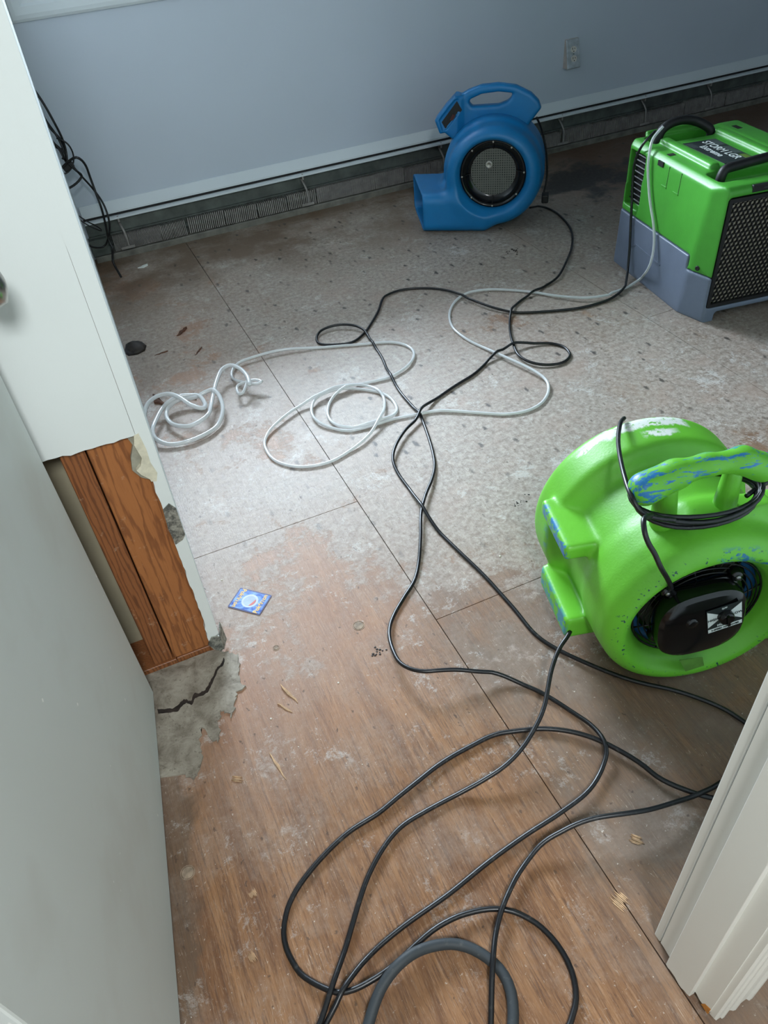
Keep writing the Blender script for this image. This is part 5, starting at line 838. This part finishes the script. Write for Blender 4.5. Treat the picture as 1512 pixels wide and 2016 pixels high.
# label plate: text reads along the depth of the case
LT = Matrix.Translation((.180, .310, .4478)) @ Matrix.Rotation(R_(-90), 4, 'Z')
lp = MB().prism([(-.122, -.060), (.115, -.052), (.122, .060), (-.115, .062)], 0, .001, lambda p, t: (p[0], p[1], t)).build('name_plate', M['labeldark'], dh); lp.matrix_local = LT
sub('plate_block', [(-.118, .035), (-.050, .035), (-.045, .058), (-.112, .058)], .001, .0014, M['labelgrey'], lp)
sub('plate_block', [(-.030, .035), (.045, .035), (.050, .057), (-.025, .057)], .001, .0014, M['labelgrey'], lp)
sub('plate_block', [(.060, .035), (.112, .035), (.116, .056), (.065, .056)], .001, .0014, M['olive'], lp)
sub('plate_block', [(-.112, -.055), (-.060, -.052), (-.058, -.034), (-.110, -.034)], .001, .0014, M['labelgrey'], lp)
text('lettering', 'STORM LGR', .040, M['labelwhite'], lp, T((-.005, .014, .0016)), .92, bold=.0006)
text('lettering', 'Extreme', .034, M['labelwhite'], lp, T((-.008, -.020, .0016)), 1.0, bold=.0006)

# ------------------------------------------------------------------ trading card
cw, chh = .0645, .0870
c0 = Vector((.0, 0, 0))
kc = [CARD0, CARD1, CARD2, CARD3]
cc = sum((Vector((a, b_, 0)) for a, b_ in kc), Vector())/4
long_ = Vector((kc[1][0]-kc[0][0], kc[1][1]-kc[0][1], 0)); cang = math.atan2(long_.y, long_.x)
cdp = tag(empty('trading_card', (cc.x, cc.y, 0), cang), 'small blue trading card lying face down on the floor near the cut wall', 'card')
def rrect(w_, h_, r_, n=5): 
    o = []
    for sx, sy, a0 in ((1, 1, 0), (-1, 1, 90), (-1, -1, 180), (1, -1, 270)):
        for k in range(n+1):
            a = R_(a0+90*k/n); o.append((sx*(w_/2-r_)+r_*math.cos(a), sy*(h_/2-r_)+r_*math.sin(a)))
    return o
tilt_ = Matrix.Rotation(R_(1.2), 4, 'X')
ce = MB().prism(rrect(chh, cw, .003), .0004, .0010, lambda p, t: (p[0], p[1], t+.0006)).build('card_body', M['cardnavy'], cdp)
cf = MB().prism(rrect(chh-.006, cw-.007, .002), .0015, .0018, lambda p, t: (p[0], p[1], t)).build('printed_back', M['cardblue'], cdp)
circ = lambda r_, n=28, a0=0, a1=360, cx=0, cy=0: [(cx+r_*math.cos(R_(a0+(a1-a0)*k/n)), cy+r_*math.sin(R_(a0+(a1-a0)*k/n))) for k in range(n+(1 if a1-a0 < 360 else 0))]
sub('pale_halo', circ(.0205), .0018, .0020, M['cardpale'], cf)
sub('silver_disc', circ(.0155), .0020, .0022, plain('card_silver', (160, 178, 196), .3), cf)
sub('red_segment', circ(.0150, 20, -75, 35), .0022, .0024, M['red'], cf)
TZ = lambda x, y, a: Matrix.Translation((x, y, .0020)) @ Matrix.Rotation(R_(a), 4, 'Z')
text('lettering', 'Pokémon', .0155, M['yellow'], cf, TZ(.0295, -.001, 90), 1.0, .0002, .0004)
text('lettering', 'Pokémon', .0155, M['yellow'], cf, TZ(-.0295, .001, -90), 1.0, .0002, .0004)

# ------------------------------------------------------------------ small debris
def lump(name, x, y, r_, mat, seed, flat=.5, label=None, cat=None, group=None, sx=1.0, ang=0.0):
    rn = random.Random(seed); v = []; f = []; n, mrg = 8, 3
    v.append((0, 0, 0))
    for i in range(mrg):
        ph = math.pi/2*i/mrg
        for k in range(n):
            a = 2*math.pi*k/n; q = r_*math.cos(ph)*rn.uniform(.75, 1.15); v.append((q*math.cos(a)*sx, q*math.sin(a), r_*flat*math.sin(ph)*rn.uniform(.85, 1.15)))
    v.append((0, 0, r_*flat))
    for k in range(n):
        f.append((0, 1+(k+1) % n, 1+k))
        for i in range(mrg-1): f.append((1+i*n+k, 1+i*n+(k+1) % n, 1+(i+1)*n+(k+1) % n, 1+(i+1)*n+k))
        f.append((1+(mrg-1)*n+k, 1+(mrg-1)*n+(k+1) % n, len(v)-1))
    o = MB().add(v, f).build(name, mat, smooth=True); o.location = (x, y, .0002); o.rotation_euler = (0, 0, ang); return tag(o, label, cat, group)
def splinter(x, y, L_, wd, ang, mat, label, seed, cat='wood chip', group=None, name='wood_splinter'):
    rn = random.Random(seed); n = 7; pts = []
    for i in range(n):
        t_ = i/(n-1); pts.append(((t_-.5)*L_, wd*math.sin(math.pi*min(max(t_*.9+.05, 0), 1))*rn.uniform(.7, 1.2)*.5, rn.uniform(-.25, .25)*wd))
    top = [(p[0], p[2]+p[1]) for p in pts]+[(p[0], p[2]-p[1]) for p in pts[::-1]]
    o = MB().prism(top, .0002, wd*.45, lambda p, t: (p[0], p[1], t*(1+.6*math.sin(40*p[0])))).build(name, mat)
    o.location = (x, y, 0); o.rotation_euler = (0, 0, ang); return tag(o, label, cat, group)
lump('hole_lump', .082, 2.672, .052, M['rot'], 5, .42, 'dark lump standing in for a pipe hole in the floor by the left wall edge', 'rag', sx=.8)  # dark lump added in place of the dark pipe hole in the floor
splinter(.262, 2.700, .060, .013, .75, M['splinter'], 'reddish brown bark splinter farthest from the hose coil, left of the long floor seam', 1)
splinter(.284, 2.525, .055, .006, .9, M['splinter'], 'thin dark crooked splinter left of the long floor seam', 2)
splinter(.160, 2.585, .050, .006, .05, M['splinter'], 'thin dark straight splinter beside the dark hole lump', 3)
splinter(.085, 2.27, .07, .020, 1.9, M['splinter'], 'dark bark flake close to the left wall above the clear hose coil', 4)
splinter(.190, 2.235, .045, .007, -1.0, M['splinter'], 'small dark twig above the clear hose coil', 5)
splinter(.245, 3.385, .045, .014, .1, M['labelwhite'], 'white curled paint chip on the floor by the heater end', 8, 'paint chip', name='paint_chip')
splinter(.105, .985, .06, .007, 1.9, M['palewood'], 'pale lifted wood splinter below the trading card', 6)
splinter(.085, .955, .04, .005, 2.1, M['palewood'], 'smaller pale splinter beside the lifted one below the trading card', 7)
splinter(.030, .835, .07, .005, 1.75, M['palewood'], 'long thin pale splinter in the lower left of the floor', 9)
def torn(x, y, L_, W_, ang, mat, label, seed):
    rn = random.Random(seed); n = 9; b_ = MB()
    for i in range(n):
        cy = (i/(n-1)-.5)*W_; l0 = -L_*.5*rn.uniform(.35, 1); l1 = L_*.5*rn.uniform(.35, 1); w2 = W_/n*.42
        b_.prism([(l0, cy), (l0*.6, cy-w2), (l1*.5, cy-w2*.8), (l1, cy+w2*.2), (l1*.4, cy+w2), (l0*.5, cy+w2*.9)], 0, rn.uniform(.0006, .0022), lambda p, t: (p[0], p[1], t*(1+p[0]/L_)))
    o = b_.build('torn_wood', mat); o.location = (x, y, .0001); o.rotation_euler = (0, 0, ang); return tag(o, label, 'wood chip')
torn(.468, .345, .036, .022, 1.9, M['palewood'], 'torn pale wood fibres on the floor beside the door frame', 4)
torn(-.085, .625, .020, .012, 1.7, M['palewood'], 'small torn spot of pale wood at the lower left near the door', 14)
torn(-.115, .530, .024, .010, 1.8, M['palewood'], 'torn spot of pale wood nearest the bottom left corner', 15)
torn(.555, .415, .030, .014, 2.3, M['palewood'], 'torn pale wood patch under the cable that comes from behind the door frame', 16)
torn(-.05, .845, .026, .010, 2.6, M['palewood'], 'torn pale scrape on the floor right of the plaster residue', 17)
for nm_, (x, y), r_, lbl in (('knot_plug', (.308, 1.087), .0125, 'round wooden plug sunk in the floor right of the trading card'), ('knot_plug', (-.180, .711), .012, 'round pale plug in the floor beside the door leaf'), ('knot_plug', (.118, 1.115), .0065, 'small dark plug in the floor below the trading card')):
    b = MB(); b.lathe([(r_+.0012, .0002), (r_+.0012, .0007), (r_, .0007), (r_, .0003)], 24, ax='z', cap=False); b.lathe([(r_-.0012, .0001), (r_-.0016, .0011), (0, .0012)], 24, ax='z', cap=False)
    o = b.build(nm_, M['plug']); o.location = (x, y, 0); tag(o, lbl, 'plug')
rn = random.Random(33)
for k in range(12):
    lump('dark_crumb', .320+rn.gauss(0, .014), 1.0+rn.gauss(0, .009), rn.uniform(.001, .0032), M['rot'], 100+k, .4, 'tiny dark crumb in the little heap between the plug and the cable bend', 'crumb', 'dark crumbs right of the wooden plug')
for k in range(40):
    x, y = rn.uniform(-.12, 1.5), rn.uniform(.5, 2.9)
    if x < .05 and y > 1.1: continue
    if .6 < x < 1.4 and y < 1.05: continue
    lump('plaster_crumb', x, y, rn.uniform(.0012, .0032), M['crumb'], 200+k, .6, 'tiny white plaster crumb scattered on the plywood floor', 'crumb', 'white plaster crumbs scattered on the floor')
for k in range(14):
    lump('dark_crumb', 0.849+rn.gauss(0, .018), 1.269+rn.gauss(0, .010), rn.uniform(.001, .0035), M['rot'], 300+k, .4, 'tiny dark crumb in the little heap between the cables and the green air mover', 'crumb', 'dark crumbs left of the green air mover')
for k in range(12):
    lump('dark_crumb', 1.650+rn.gauss(0, .018), 2.618+rn.gauss(0, .014), rn.uniform(.002, .005), M['rot'], 400+k, .6, 'tiny dark crumb in the little heap in front of the blue air mover', 'crumb', 'dark crumbs in front of the blue air mover')
